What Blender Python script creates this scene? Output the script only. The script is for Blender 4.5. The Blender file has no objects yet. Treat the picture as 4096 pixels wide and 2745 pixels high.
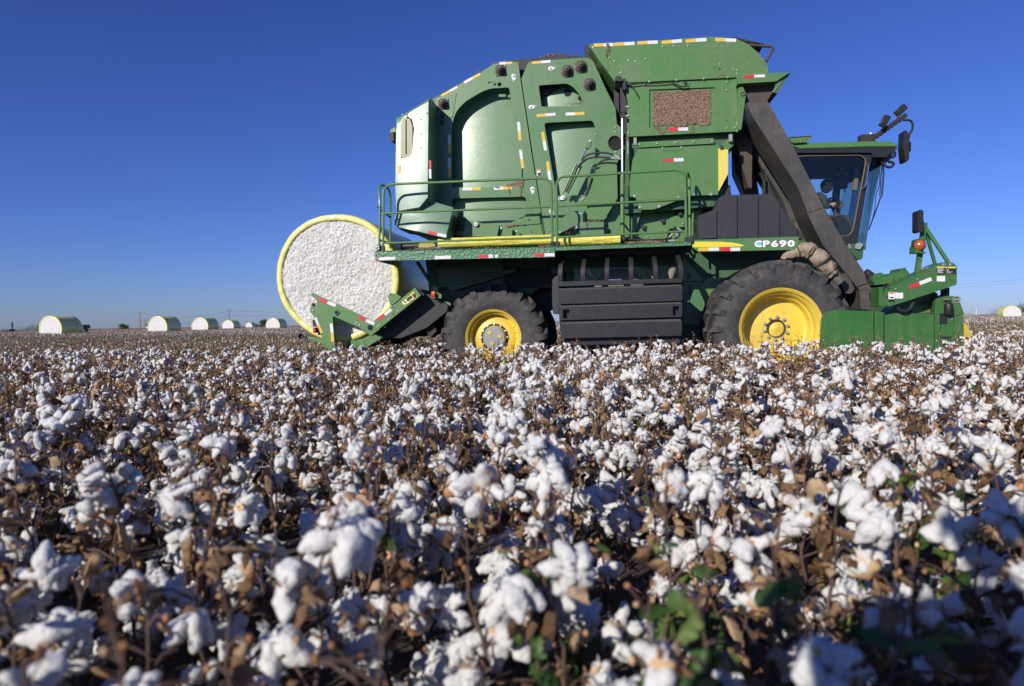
import bpy, bmesh, math, random
import numpy as np
from mathutils import Vector, Matrix, noise
from mathutils.geometry import tessellate_polygon

R = math.radians
SC = bpy.context.scene
COL = SC.collection

# ------------------------------------------------------------------ camera, sky, sun, exposure
EYE = 1.08
PITCH, ROLL = R(1.76), R(-0.917)
CAM_ROT = Matrix.Rotation(R(90) - PITCH, 3, 'X') @ Matrix.Rotation(ROLL, 3, 'Z')
cam_data = bpy.data.cameras.new('camera')
cam = bpy.data.objects.new('camera', cam_data)
COL.objects.link(cam)
cam.location = (0, 0, EYE)
cam.rotation_euler = CAM_ROT.to_euler()
cam_data.sensor_width = 36
cam_data.lens = 24
cam_data.clip_start = 0.05
cam_data.clip_end = 6000
cam_data.dof.use_dof = True
cam_data.dof.focus_distance = 9.5
cam_data.dof.aperture_fstop = 2.3
cam_data.dof.aperture_blades = 9
SC.camera = cam

SUN_EL, SUN_AZ = 25.0, 217.0          # azimuth clockwise from +Y (the view direction)
world = bpy.data.worlds.new('World')
SC.world = world
world.use_nodes = True
wn = world.node_tree
sky = wn.nodes.new('ShaderNodeTexSky')
sky.sky_type = 'NISHITA'
sky.sun_disc = False
sky.sun_elevation = R(SUN_EL)
sky.sun_rotation = R(SUN_AZ)
sky.altitude = 600
sky.air_density = 1.0
sky.dust_density = 0.35
sky.ozone_density = 3.0
wb = wn.nodes.new('ShaderNodeMix')                    # the photograph's cool white balance
wb.data_type = 'RGBA'; wb.blend_type = 'MULTIPLY'
wb.inputs[0].default_value = 1.0
wb.inputs[7].default_value = (.405, .515, .99, 1)
gm = wn.nodes.new('ShaderNodeGamma')
gm.inputs[1].default_value = 1.16
wn.links.new(sky.outputs[0], gm.inputs[0])
wn.links.new(gm.outputs[0], wb.inputs[6])
wn.links.new(wb.outputs[2], wn.nodes['Background'].inputs[0])
wn.nodes['Background'].inputs[1].default_value = 0.082

sun_data = bpy.data.lights.new('sun', 'SUN')
sun_data.energy = 4.7
sun_data.angle = R(0.53)
sun_data.color = (1.0, 0.95, 0.87)
sun = bpy.data.objects.new('sun', sun_data)
COL.objects.link(sun)
to_sun = Vector((math.sin(R(SUN_AZ)) * math.cos(R(SUN_EL)), math.cos(R(SUN_AZ)) * math.cos(R(SUN_EL)), math.sin(R(SUN_EL))))
sun.rotation_euler = to_sun.to_track_quat('Z', 'Y').to_euler()
sun.location = to_sun * 30

SC.view_settings.view_transform = 'Standard'
SC.view_settings.look = 'None'
SC.view_settings.exposure = 0.0
SC.view_settings.gamma = 1.0
SC.cycles.use_denoising = True
SC.cycles.max_bounces = 8
SC.cycles.diffuse_bounces = 3
SC.cycles.glossy_bounces = 3
SC.cycles.transmission_bounces = 4
SC.cycles.transparent_max_bounces = 12

# ------------------------------------------------------------------ where a point of the photograph lies
FPX = 4096 / 36 * 24
MT = Vector((3.786, 9.58, 0.0))
MA = R(7.5)
M2W = Matrix.Translation(MT) @ Matrix.Rotation(-MA, 4, 'Z')
W2M = M2W.inverted()
ZM = {'A': (1500, 200, 3.137), 'B': (2000, 150, 3.137), 'C': (2300, 100, 2.091), 'D': (1500, 650, 2.614), 'E': (2100, 600, 2.614),
      'F': (2700, 400, 1.96), 'G': (3300, 800, 2.412), 'H': (3100, 400, 2.24), 'I': (1080, 840, 2.614), 'J': (1650, 1000, 3.136),
      'K': (2200, 980, 3.136), 'L': (2750, 1000, 3.136), 'M': (0, 1150, 1.95), 'N': (3200, 1150, 2.612), 'O': (3150, 400, 3.136), 'P': (0, 0, 1)}


def ray(px, py):
    return CAM_ROT @ Vector(((px - 2048) / FPX, -(py - 1372.5) / FPX, -1.0))


def W(px, py, depth):
    d = ray(px, py)
    return Vector((0, 0, EYE)) + d * (depth / d.y)


_o = W2M @ Vector((0, 0, EYE))


def P(z, u, v, Y):
    """machine-frame point at machine depth Y seen at (u, v) of study crop z"""
    ox, oy, s = ZM[z]
    d = (W2M.to_3x3() @ ray(ox + u / s, oy + v / s))
    t = (Y - _o.y) / d.y
    return _o + d * t


def PL(z, Y, *uv):
    return [P(z, uv[i], uv[i + 1], Y) for i in range(0, len(uv), 2)]


def XZ(pts):
    return [(p.x, p.z) for p in pts]


def pxm(Y, x=2400):
    """metres per photograph pixel near depth Y"""
    a, b = P('P', x, 1300, Y), P('P', x + 10, 1300, Y)
    return (b - a).length / 10


# ------------------------------------------------------------------ mesh builder
class MB:
    def __init__(s):
        s.v, s.f, s.m = [], [], []
        s.cur = 0

    def mat(s, i):
        s.cur = i
        return s

    def add(s, vs, fs):
        o = len(s.v)
        s.v += [tuple(x) for x in vs]
        for f in fs:
            s.f.append([i + o for i in f])
            s.m.append(s.cur)
        return s

    def prism(s, poly, y0, y1, holes=()):
        """poly: (x, z) list; from y0 (near) to y1"""
        loops = [list(poly)] + [list(h) for h in holes]
        flat = [p for l in loops for p in l]
        tris = tessellate_polygon([[Vector((p[0], p[1], 0)) for p in l] for l in loops])
        n = len(flat)
        vs = [(p[0], y0, p[1]) for p in flat] + [(p[0], y1, p[1]) for p in flat]
        fs = []
        for t in tris:
            a, b, c = [Vector((flat[i][0], flat[i][1])) for i in t]
            cr = (b - a).cross(c - a)
            t = list(t) if cr > 0 else list(t)[::-1]     # ccw in xz seen from -y
            fs.append(t)
            fs.append([i + n for i in t[::-1]])
        o = 0
        for k, l in enumerate(loops):
            ar = sum(l[i][0] * l[(i + 1) % len(l)][1] - l[(i + 1) % len(l)][0] * l[i][1] for i in range(len(l)))
            ccw = (ar > 0) == (k == 0)
            for i in range(len(l)):
                a, b = o + i, o + (i + 1) % len(l)
                fs.append([a, a + n, b + n, b] if ccw else [b, b + n, a + n, a])
            o += len(l)
        return s.add(vs, fs)

    def box(s, c, size, rot=None):
        c = Vector(c)
        vs = []
        for x in (-.5, .5):
            for y in (-.5, .5):
                for z in (-.5, .5):
                    q = Vector((x * size[0], y * size[1], z * size[2]))
                    if rot is not None:
                        q = rot @ q
                    vs.append(c + q)
        return s.add(vs, [(0, 1, 3, 2), (4, 6, 7, 5), (0, 4, 5, 1), (2, 3, 7, 6), (0, 2, 6, 4), (1, 5, 7, 3)])

    def hexa(s, a, b):
        """a, b: two loops of the same length joined"""
        n = len(a)
        return s.add(list(a) + list(b), [list(range(n))[::-1], [i + n for i in range(n)]] + [[i, (i + 1) % n, (i + 1) % n + n, i + n] for i in range(n)])

    def tube(s, pts, r, n=8, caps=True, sx=1.0):
        pts = [Vector(p) for p in pts]
        rs = r if isinstance(r, (list, tuple)) else [r] * len(pts)
        up = None
        vs = []
        for i, p in enumerate(pts):
            d = (pts[min(i + 1, len(pts) - 1)] - pts[max(i - 1, 0)]).normalized()
            if up is None:
                up = Vector((0, 0, 1)) if abs(d.z) < .9 else Vector((1, 0, 0))
            a = d.cross(up)
            if a.length < 1e-4:
                a = d.cross(Vector((0, 1, 0)))
            a.normalize()
            b = a.cross(d).normalized()
            up = b
            for k in range(n):
                t = 2 * math.pi * (k + .5) / n
                vs.append(p + a * (math.cos(t) * rs[i] * sx) + b * (math.sin(t) * rs[i]))
        fs = []
        for i in range(len(pts) - 1):
            for k in range(n):
                k2 = (k + 1) % n
                fs.append((i * n + k, i * n + k2, (i + 1) * n + k2, (i + 1) * n + k))
        if caps:
            fs.append(list(range(n))[::-1])
            fs.append([(len(pts) - 1) * n + k for k in range(n)])
        return s.add(vs, fs)

    def lathe(s, prof, c, n=48, axis='Y', close=False):
        """prof: (y offset, radius)"""
        c = Vector(c)
        vs, fs = [], []
        for (a, r) in prof:
            for k in range(n):
                t = 2 * math.pi * k / n
                if axis == 'Y':
                    vs.append((c.x + r * math.cos(t), c.y + a, c.z + r * math.sin(t)))
                elif axis == 'Z':
                    vs.append((c.x + r * math.cos(t), c.y + r * math.sin(t), c.z + a))
                else:
                    vs.append((c.x + a, c.y + r * math.cos(t), c.z + r * math.sin(t)))
        for i in range(len(prof) - 1):
            for k in range(n):
                k2 = (k + 1) % n
                q = (i * n + k, i * n + k2, (i + 1) * n + k2, (i + 1) * n + k)
                fs.append(q if axis != 'Z' else q[::-1])
        return s.add(vs, fs)

    def disc(s, c, r, y, n=20, rz=None):
        c = Vector(c)
        rz = rz or r
        return s.prism([(c.x + r * math.cos(2 * math.pi * k / n), c.z + rz * math.sin(2 * math.pi * k / n)) for k in range(n)], c.y, c.y + y)

    def bolt(s, p, r=.016, h=.014):
        p = Vector(p); r *= .82
        return s.lathe([(0, r * 1.35), (-h * .3, r * 1.35), (-h * .35, r), (-h, r * .75), (-h, .0001)], p, 8)

    def grid_in(s, poly, yfn, step=.035):
        xs = [q[0] for q in poly]; zs = [q[1] for q in poly]
        nx, nz = int((max(xs) - min(xs)) / step) + 1, int((max(zs) - min(zs)) / step) + 1
        def inside(x, z):
            c = False
            for i in range(len(poly)):
                (x1, z1), (x2, z2) = poly[i - 1], poly[i]
                if (z1 > z) != (z2 > z) and x < (x2 - x1) * (z - z1) / (z2 - z1) + x1: c = not c
            return c
        idx, vs, fs = {}, [], []
        for i in range(nx + 1):
            for j in range(nz + 1):
                x, z = min(xs) + i * step, min(zs) + j * step
                idx[i, j] = len(vs); vs.append((x, yfn(x, z), z))
        for i in range(nx):
            for j in range(nz):
                if inside(min(xs) + (i + .5) * step, min(zs) + (j + .5) * step):
                    fs.append((idx[i, j], idx[i + 1, j], idx[i + 1, j + 1], idx[i, j + 1]))
        used = sorted({i for f in fs for i in f}); re_ = {u: k for k, u in enumerate(used)}
        return s.add([vs[u] for u in used], [[re_[i] for i in f] for f in fs])

    def domed(s, poly, yfn, n=14):
        """convex outline filled with rings towards its centre, y from yfn(x, z, t) with t = 1 at the rim"""
        cx = sum(q[0] for q in poly) / len(poly); cz = sum(q[1] for q in poly) / len(poly)
        pts = []
        for i in range(len(poly)):
            (x1, z1), (x2, z2) = poly[i], poly[(i + 1) % len(poly)]
            for k in range(8): pts.append((x1 + (x2 - x1) * k / 8, z1 + (z2 - z1) * k / 8))
        m = len(pts); vs = []
        for r in range(n + 1):
            t = 1 - r / (n + .001)
            vs += [(cx + (x - cx) * t, yfn(cx + (x - cx) * t, cz + (z - cz) * t, t), cz + (z - cz) * t) for x, z in pts]
        fs = [(r * m + i, r * m + (i + 1) % m, (r + 1) * m + (i + 1) % m, (r + 1) * m + i) for r in range(n) for i in range(m)]
        ar = sum(pts[i - 1][0] * pts[i][1] - pts[i][0] * pts[i - 1][1] for i in range(m))
        if ar < 0: fs = [f[::-1] for f in fs]
        return s.add(vs, fs)

    def build(s, name, mats, parent=None, bevel=0.0, smooth=True, sharp=35, tag=None):
        me = bpy.data.meshes.new(name)
        v = np.array(s.v, dtype=np.float32)
        c = (v.max(0) + v.min(0)) / 2
        pc = Vector((0, 0, 0))
        if parent is not None:
            pc = Vector(parent.get('_c', (0, 0, 0)))
        me.from_pydata([tuple(x) for x in (v - c)], [], s.f)
        me.validate()
        if len(me.polygons) == len(s.m):
            me.polygons.foreach_set('material_index', s.m)
        for m in mats if isinstance(mats, (list, tuple)) else [mats]:
            me.materials.append(m)
        if smooth:
            me.shade_smooth()
            me.set_sharp_from_angle(angle=R(sharp))
        me.update()
        o = bpy.data.objects.new(name, me)
        COL.objects.link(o)
        o['_c'] = [float(x) for x in c]
        o.location = Vector([float(x) for x in c]) - pc
        if parent is not None:
            o.parent = parent
        if bevel:
            b = o.modifiers.new('bevel', 'BEVEL')
            b.width = bevel
            b.segments = 2
            b.limit_method = 'ANGLE'
            b.angle_limit = R(40)
        return o


def empty(name, loc=(0, 0, 0), rz=0.0, parent=None):
    o = bpy.data.objects.new(name, None)
    COL.objects.link(o)
    o.location = loc
    o.rotation_euler = (0, 0, rz)
    o.empty_display_size = .3
    if parent is not None:
        o.parent = parent
    return o


def tag(o, label=None, cat=None, group=None, kind=None):
    if label: o['label'] = label
    if cat: o['category'] = cat
    if group: o['group'] = group
    if kind: o['kind'] = kind
    return o


def rnd(poly, r, n=4):
    """round the corners of an (x, z) polygon"""
    out = []
    k = len(poly)
    for i in range(k):
        p, a, b = Vector(poly[i]), Vector(poly[i - 1]), Vector(poly[(i + 1) % k])
        rr = r[i] if isinstance(r, (list, tuple)) else r
        if rr <= 0:
            out.append(tuple(p)); continue
        da, db = (a - p), (b - p)
        t = min(rr, da.length * .45, db.length * .45)
        s0, s1 = p + da.normalized() * t, p + db.normalized() * t
        for j in range(n + 1):
            u = j / n
            q = s0 * (1 - u) ** 2 + p * 2 * u * (1 - u) + s1 * u ** 2
            out.append((q.x, q.y))
    return out


def arc(p0, pc, p1, n=6):
    """bezier bend between two points"""
    p0, pc, p1 = Vector(p0), Vector(pc), Vector(p1)
    return [p0 * (1 - u) ** 2 + pc * 2 * u * (1 - u) + p1 * u * u for u in [i / n for i in range(n + 1)]]


def spline(pts, n=6):
    """catmull-rom through points"""
    pts = [Vector(p) for p in pts]
    out = []
    for i in range(len(pts) - 1):
        a, b, c, d = pts[max(i - 1, 0)], pts[i], pts[i + 1], pts[min(i + 2, len(pts) - 1)]
        for k in range(n):
            t = k / n
            out.append(.5 * ((2 * b) + (c - a) * t + (2 * a - 5 * b + 4 * c - d) * t * t + (3 * b - a - 3 * c + d) * t ** 3))
    out.append(pts[-1])
    return out


# ------------------------------------------------------------------ materials
class NT:
    def __init__(s, name):
        s.m = bpy.data.materials.new(name)
        s.m.use_nodes = True
        s.t = s.m.node_tree
        s.b = s.t.nodes['Principled BSDF']
        s.out = s.t.nodes['Material Output']
        s.tc = None

    def n(s, k, **kw):
        x = s.t.nodes.new(k)
        for a, v in kw.items():
            setattr(x, a, v)
        return x

    def l(s, a, b):
        s.t.links.new(a, b)

    def co(s, kind='Object'):
        if s.tc is None:
            s.tc = s.n('ShaderNodeTexCoord')
        return s.tc.outputs[kind]

    def noise(s, scale, detail=3, rough=.55, stretch=None, kind='Object', dist=0):
        x = s.n('ShaderNodeTexNoise')
        x.inputs['Scale'].default_value = scale
        x.inputs['Detail'].default_value = detail
        x.inputs['Roughness'].default_value = rough
        x.inputs['Distortion'].default_value = dist
        c = s.co(kind)
        if stretch:
            mp = s.n('ShaderNodeMapping')
            mp.inputs['Scale'].default_value = stretch
            s.l(c, mp.inputs[0])
            c = mp.outputs[0]
        s.l(c, x.inputs['Vector'])
        return x.outputs['Fac']

    def ramp(s, fac, stops):
        x = s.n('ShaderNodeValToRGB')
        while len(x.color_ramp.elements) < len(stops):
            x.color_ramp.elements.new(.5)
        for e, (p, c) in zip(x.color_ramp.elements, stops):
            e.position = p
            e.color = (*c, 1) if isinstance(c, (tuple, list)) else (c, c, c, 1)
        s.l(fac, x.inputs[0])
        return x.outputs[0]

    def mix(s, fac, a, b, blend='MIX'):
        x = s.n('ShaderNodeMix', data_type='RGBA', blend_type=blend)
        for sock, val in ((x.inputs[0], fac), (x.inputs[6], a), (x.inputs[7], b)):
            if hasattr(val, 'links'):
                s.l(val, sock)
            elif isinstance(val, (tuple, list)):
                sock.default_value = (*val, 1)
            else:
                sock.default_value = val
        return x.outputs[2]

    def bump(s, h, strength=.3, dist=.01):
        x = s.n('ShaderNodeBump')
        x.inputs['Strength'].default_value = strength
        x.inputs['Distance'].default_value = dist
        s.l(h, x.inputs['Height'])
        s.l(x.outputs[0], s.b.inputs['Normal'])

    def set(s, **kw):
        for k, v in kw.items():
            k = k.replace('_', ' ')
            if hasattr(v, 'links'):
                s.l(v, s.b.inputs[k])
            elif isinstance(v, (tuple, list)) and len(v) == 3:
                s.b.inputs[k].default_value = (*v, 1)
            else:
                s.b.inputs[k].default_value = v
        return s.m


def paint(name, base, rough=.32, dust=.35, dust_col=(.22, .2, .15), scratch=.25, coat=.25, spec=.5, dent=.0, crough=.22):
    t = NT(name)
    big = t.ramp(t.noise(1.7, 5, .62), [(.38, 0.0), (.75, 1.0)])
    fine = t.ramp(t.noise(22, 4, .7), [(.35, .25), (.8, 1.0)])
    m = t.n('ShaderNodeMath', operation='MULTIPLY'); t.l(big, m.inputs[0]); t.l(fine, m.inputs[1])
    m2 = t.n('ShaderNodeMath', operation='MULTIPLY'); t.l(m.outputs[0], m2.inputs[0]); m2.inputs[1].default_value = dust
    stk = t.ramp(t.noise(2.6, 5, .7, stretch=(5.0, 5.0, .45)), [(.52, 0.0), (.72, 1.0)])
    mk = t.n('ShaderNodeMath', operation='MULTIPLY'); t.l(stk, mk.inputs[0]); mk.inputs[1].default_value = dust * .38
    c = t.mix(m2.outputs[0], base, dust_col)
    c = t.mix(mk.outputs[0], c, dust_col)
    sc = t.ramp(t.noise(3.2, 5, .8, stretch=(1.0, 1.0, 9.0), dist=1.6), [(.495, 0.0), (.5, 1.0), (.508, 0.0)])
    m3 = t.n('ShaderNodeMath', operation='MULTIPLY'); t.l(sc, m3.inputs[0]); m3.inputs[1].default_value = scratch
    light = tuple(min(.8, x * 1.8 + .06) for x in base)
    c = t.mix(m3.outputs[0], c, light)
    rg = t.n('ShaderNodeMapRange'); t.l(fine, rg.inputs[0])
    rg.inputs[3].default_value = rough * .85; rg.inputs[4].default_value = rough * 1.35
    if dent:
        t.bump(t.noise(2.4, 1, .4), dent, .03)
    return t.set(Base_Color=c, Roughness=rg.outputs[0], Coat_Weight=coat, Coat_Roughness=crough, Specular_IOR_Level=spec)


GREEN = paint('green_paint', (.066, .19, .036), .38, .7)
GREEN_B = paint('green_builder_paint', (.072, .19, .054), .36, .6, scratch=.5, coat=.28, spec=.5, dent=.12)
GREEN_R = paint('green_recess_paint', (.066, .185, .056), .46, .5, scratch=.35, coat=.62, spec=.5, dent=.06, crough=.30)
GREEN_G = paint('green_gate_paint', (.09, .2, .11), .40, .3, (.3, .3, .22), scratch=.8, coat=.62, spec=.6, dent=.12, crough=.29)
GREEN_L = paint('green_lower_gate_paint', (.08, .2, .09), .40, .5, (.3, .3, .22), scratch=.7, coat=.45, spec=.5, dent=.12, crough=.28)
GREEN_H = paint('green_header_paint', (.022, .13, .018), .42, .5, scratch=.1)
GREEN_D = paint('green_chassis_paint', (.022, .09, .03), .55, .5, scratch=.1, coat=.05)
YEL = paint('yellow_paint', (.78, .57, .055), .45, 1.0, (.36, .26, .12), scratch=.08)
YEL_L = paint('pale_yellow_paint', (.72, .6, .10), .5, .1, (.5, .4, .2), scratch=.05)
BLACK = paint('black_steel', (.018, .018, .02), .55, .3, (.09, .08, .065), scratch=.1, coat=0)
PLAST = paint('black_plastic', (.014, .014, .016), .42, .35, (.05, .047, .042), scratch=.3, coat=0)
SHIELD = paint('grey_black_plastic', (.024, .024, .029), .45, .45, (.065, .06, .055), scratch=.25, coat=0)
DUCT = paint('duct_plastic', (.052, .049, .046), .42, 1.0, (.16, .13, .09), scratch=.2, coat=0)
GREY = paint('grey_steel', (.3, .3, .29), .4, .4, scratch=.1)
RUST = paint('rusty_brown_steel', (.06, .045, .035), .6, .6, (.16, .10, .06), scratch=.1, coat=0)
BOLT = NT('zinc_bolt').set(Base_Color=(.42, .42, .41), Metallic=.7, Roughness=.42)
STEELG = NT('dull_hose_fitting').set(Base_Color=(.35, .35, .34), Metallic=.3, Roughness=.5)
DUSTY = paint('dusty_plastic_ledge', (.09, .085, .078), .6, .5, (.16, .15, .13), scratch=.1, coat=0)
CHROME = NT('chrome').set(Base_Color=(.75, .75, .77), Metallic=1.0, Roughness=.22)
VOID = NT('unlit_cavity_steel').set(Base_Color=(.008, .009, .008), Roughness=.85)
CABBLK = NT('cab_trim').set(Base_Color=(.02, .02, .022), Roughness=.38)
BEIGE = NT('beige_cab_trim').set(Base_Color=(.22, .17, .09), Roughness=.6)
INTER = NT('cab_interior').set(Base_Color=(.07, .07, .07), Roughness=.7)


def tape(name, c, speck=.3):
    t = NT(name)
    f = t.ramp(t.noise(60, 3, .7), [(.45, 0.0), (.75, 1.0)])
    m = t.n('ShaderNodeMath', operation='MULTIPLY'); t.l(f, m.inputs[0]); m.inputs[1].default_value = speck
    return t.set(Base_Color=t.mix(m.outputs[0], c, tuple(x * .45 for x in c)), Roughness=.35)


T_W, T_Y, T_R = tape('white_reflective_tape', (.72, .72, .7)), tape('yellow_reflective_tape', (.72, .47, .07)), tape('red_reflective_tape', (.62, .035, .05))
DEC_W, DEC_K, DEC_Y = tape('white_decal', (.75, .75, .72), .15), tape('black_decal', (.02, .02, .02), .0), tape('yellow_decal', (.75, .6, .08), .1)


def glass(name, tint, refl=.09):
    t = NT(name)
    tr = t.n('ShaderNodeBsdfTransparent'); tr.inputs[0].default_value = (*tint, 1)
    gl = t.n('ShaderNodeBsdfGlossy'); gl.inputs['Roughness'].default_value = .03
    fr = t.n('ShaderNodeLayerWeight'); fr.inputs[0].default_value = .35
    mr = t.n('ShaderNodeMapRange'); t.l(fr.outputs['Fresnel'], mr.inputs[0]); mr.inputs[3].default_value = .012; mr.inputs[4].default_value = .45
    mx = t.n('ShaderNodeMixShader'); t.l(mr.outputs[0], mx.inputs[0]); t.l(tr.outputs[0], mx.inputs[1]); t.l(gl.outputs[0], mx.inputs[2])
    t.l(mx.outputs[0], t.out.inputs[0])
    t.m.surface_render_method = 'BLENDED'
    return t.m


GLASS = glass('cab_glass', (.93, .95, .88))
GLASS_B = glass('tinted_windscreen_glass', (.56, .68, .58), .08)


def rubber(name, base=(.03, .03, .032)):
    t = NT(name)
    f = t.ramp(t.noise(3.5, 5, .7), [(.35, 0.0), (.8, 1.0)])
    g = t.ramp(t.noise(30, 4, .7), [(.35, .1), (.75, 1.0)])
    m = t.n('ShaderNodeMath', operation='MULTIPLY'); t.l(f, m.inputs[0]); t.l(g, m.inputs[1])
    mud = t.ramp(t.noise(5, 4, .75), [(.55, 0.0), (.7, .75)])
    c = t.mix(m.outputs[0], base, (.15, .135, .115))
    c = t.mix(mud, c, (.13, .10, .075))
    t.bump(g, .35, .006)
    return t.set(Base_Color=c, Roughness=.72)


RUBBER = rubber('tyre_rubber', (.026, .026, .029))


def diamond():
    t = NT('green_diamond_plate')
    big = t.ramp(t.noise(2.5, 4, .6), [(.4, 0.0), (.8, .4)])
    c = t.mix(big, (.05, .17, .065), (.24, .23, .17))
    mp = t.n('ShaderNodeMapping'); t.l(t.co(), mp.inputs[0]); mp.inputs['Rotation'].default_value = (0, R(45), 0)
    b = t.n('ShaderNodeTexBrick'); b.inputs['Scale'].default_value = 14; b.inputs['Mortar Size'].default_value = .035; b.inputs['Color1'].default_value = b.inputs['Color2'].default_value = (0, 0, 0, 1); b.inputs['Mortar'].default_value = (1, 1, 1, 1)
    sp = t.n('ShaderNodeSeparateXYZ'); cb = t.n('ShaderNodeCombineXYZ'); t.l(mp.outputs[0], sp.inputs[0]); t.l(sp.outputs[0], cb.inputs[0]); t.l(sp.outputs[2], cb.inputs[1]); t.l(cb.outputs[0], b.inputs[0])
    vo = t.n('ShaderNodeTexVoronoi'); vo.inputs['Scale'].default_value = 30; t.l(t.co(), vo.inputs['Vector'])
    c = t.mix(t.ramp(vo.outputs['Distance'], [(.10, .28), (.28, 0.0)]), c, (.22, .36, .20))
    t.bump(vo.outputs['Distance'], .6, .01)
    return t.set(Base_Color=c, Roughness=.42, Coat_Weight=.2)


DIAMOND = diamond()


def trash_mat():
    t = NT('brown_cotton_trash')
    f = t.noise(55, 5, .75)
    c = t.ramp(f, [(.3, (.10, .06, .035)), (.45, (.30, .19, .12)), (.65, (.50, .36, .25))])
    t.bump(f, 1.0, .03)
    return t.set(Base_Color=c, Roughness=.9)


TRASH = trash_mat()


def lint_mat(name, base=(.78, .78, .78), sc=60, b=.5, d=.01):
    t = NT(name)
    f = t.noise(sc, 4, .65)
    v = t.n('ShaderNodeTexVoronoi'); v.inputs['Scale'].default_value = sc * .7; t.l(t.co(), v.inputs['Vector'])
    t.bump(f, b, d)
    c = t.ramp(t.noise(sc * .35, 3, .6), [(.25, tuple(x * .90 for x in base)), (.6, base)])
    return t.set(Base_Color=c, Roughness=.95, Specular_IOR_Level=.15, Sheen_Weight=.25)


LINT = lint_mat('cotton_lint')


def bale_face_mat():
    t = NT('packed_cotton_lint')
    f = t.noise(26, 6, .8, dist=.6)
    v = t.noise(24, 6, .85, dist=1.2)
    c = t.ramp(v, [(.36, (.20, .17, .14)), (.435, (.60, .57, .54)), (.53, (.82, .81, .79))])
    sp = t.ramp(t.noise(17, 5, .85, dist=1.0), [(.60, 0.0), (.66, .7)])
    c = t.mix(sp, c, (.16, .13, .06))
    sp2 = t.n('ShaderNodeSeparateXYZ'); t.l(t.co(), sp2.inputs[0])
    an = t.n('ShaderNodeMath', operation='ARCTAN2'); t.l(sp2.outputs[2], an.inputs[0]); t.l(sp2.outputs[0], an.inputs[1])
    ln = t.n('ShaderNodeVectorMath', operation='LENGTH'); t.l(t.co(), ln.inputs[0])
    cm = t.n('ShaderNodeCombineXYZ'); t.l(an.outputs[0], cm.inputs[0]); t.l(ln.outputs['Value'], cm.inputs[1])
    mp = t.n('ShaderNodeMapping'); mp.inputs['Scale'].default_value = (2.2, 26, 1); t.l(cm.outputs[0], mp.inputs[0])
    n2 = t.n('ShaderNodeTexNoise'); n2.inputs['Scale'].default_value = 1.0; n2.inputs['Detail'].default_value = 5; n2.inputs['Roughness'].default_value = .7; t.l(mp.outputs[0], n2.inputs['Vector'])
    c = t.mix(t.ramp(n2.outputs['Fac'], [(.51, 0.0), (.69, .4)]), c, (.38, .34, .29))
    g = t.ramp(t.noise(2.0, 4, .6), [(.42, 0.0), (.85, .6)])
    c = t.mix(g, c, (.66, .61, .47))
    t.bump(f, .8, .035)
    return t.set(Base_Color=c, Roughness=.95, Specular_IOR_Level=.15)


BALE_FACE = bale_face_mat()


def wrap_mat():
    t = NT('yellow_plastic_wrap')
    f = t.noise(4, 4, .6, stretch=(1, .25, 1))
    g = t.noise(40, 3, .6, stretch=(1, .1, 1))
    c = t.ramp(g, [(.35, (.72, .67, .17)), (.65, (.82, .78, .28))])
    t.bump(f, .35, .03)
    return t.set(Base_Color=c, Roughness=.34, Coat_Weight=.25, Coat_Roughness=.12)


WRAP = wrap_mat()


SUN_L = W2M.to_3x3() @ to_sun
def half_at(p):
    v = (_o - Vector(p)).normalized()
    return (v + SUN_L).normalized()
# ================================================================== COTTON HARVESTER
HV = empty('cotton_harvester', tuple(MT), -MA)
tag(HV, 'large green round-module cotton harvester with yellow wheels standing in the cotton field', 'cotton harvester')


def part(name, mats, mb, parent=None, bevel=.004, label=None, sharp=35):
    o = mb.build(name, mats, parent or HV, bevel, sharp=sharp)
    if label: o['label'] = label
    return o


def tape_on(parent, z, Y, u0, v0, u1, v1, cols, w, name='reflective_tape'):
    """tape strip along the line (u0,v0)-(u1,v1) on plane Y; w = width in crop pixels"""
    a, b = Vector((u0, v0)), Vector((u1, v1))
    d = (b - a)
    nrm = Vector((-d.y, d.x)).normalized() * (w / 2)
    mb = MB()
    k = len(cols)
    for i, c in enumerate(cols):
        p, q = a + d * (i / k), a + d * ((i + 1) / k)
        mb.mat(i).prism(XZ([P(z, *(p + nrm), Y), P(z, *(q + nrm), Y), P(z, *(q - nrm), Y), P(z, *(p - nrm), Y)]), Y - .004, Y)
    return mb.build(name, list(cols), parent, 0, smooth=False)


def bolts_on(mb, z, Y, r, *uv):
    for i in range(0, len(uv), 2):
        mb.bolt(P(z, uv[i], uv[i + 1], Y), r)


def bearing(parent, z, u, v, Y, r=.085, square=True):
    c = P(z, u, v, Y)
    mb = MB()
    if square:
        mb.mat(0).prism(rnd([(c.x - r, c.z - r), (c.x + r, c.z - r), (c.x + r, c.z + r), (c.x - r, c.z + r)], .02), Y - .012, Y)
        off = [(-1, -1), (1, -1), (1, 1), (-1, 1)]
    else:
        mb.mat(0).lathe([(0, r * 1.05), (-.014, r * 1.05), (-.018, r * .8)], (c.x, Y, c.z), 24)
        off = [(-1.05, 0), (1.05, 0), (0, -1.05), (0, 1.05)]
    mb.mat(0).lathe([(-.01, r * .85), (-.05, r * .8), (-.055, r * .62), (-.085, r * .6), (-.09, r * .45), (-.12, r * .42), (-.125, r * .15), (-.14, r * .12), (-.14, .001)], (c.x, Y, c.z), 24)
    mb.mat(1)
    for a, b in off:
        mb.bolt((c.x + a * r * .82, Y - .012, c.z + b * r * .82), .011)
    mb.bolt((c.x, Y - .14, c.z), .009)
    return mb.build('bearing', [RUST, BOLT], parent, .002)


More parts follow.
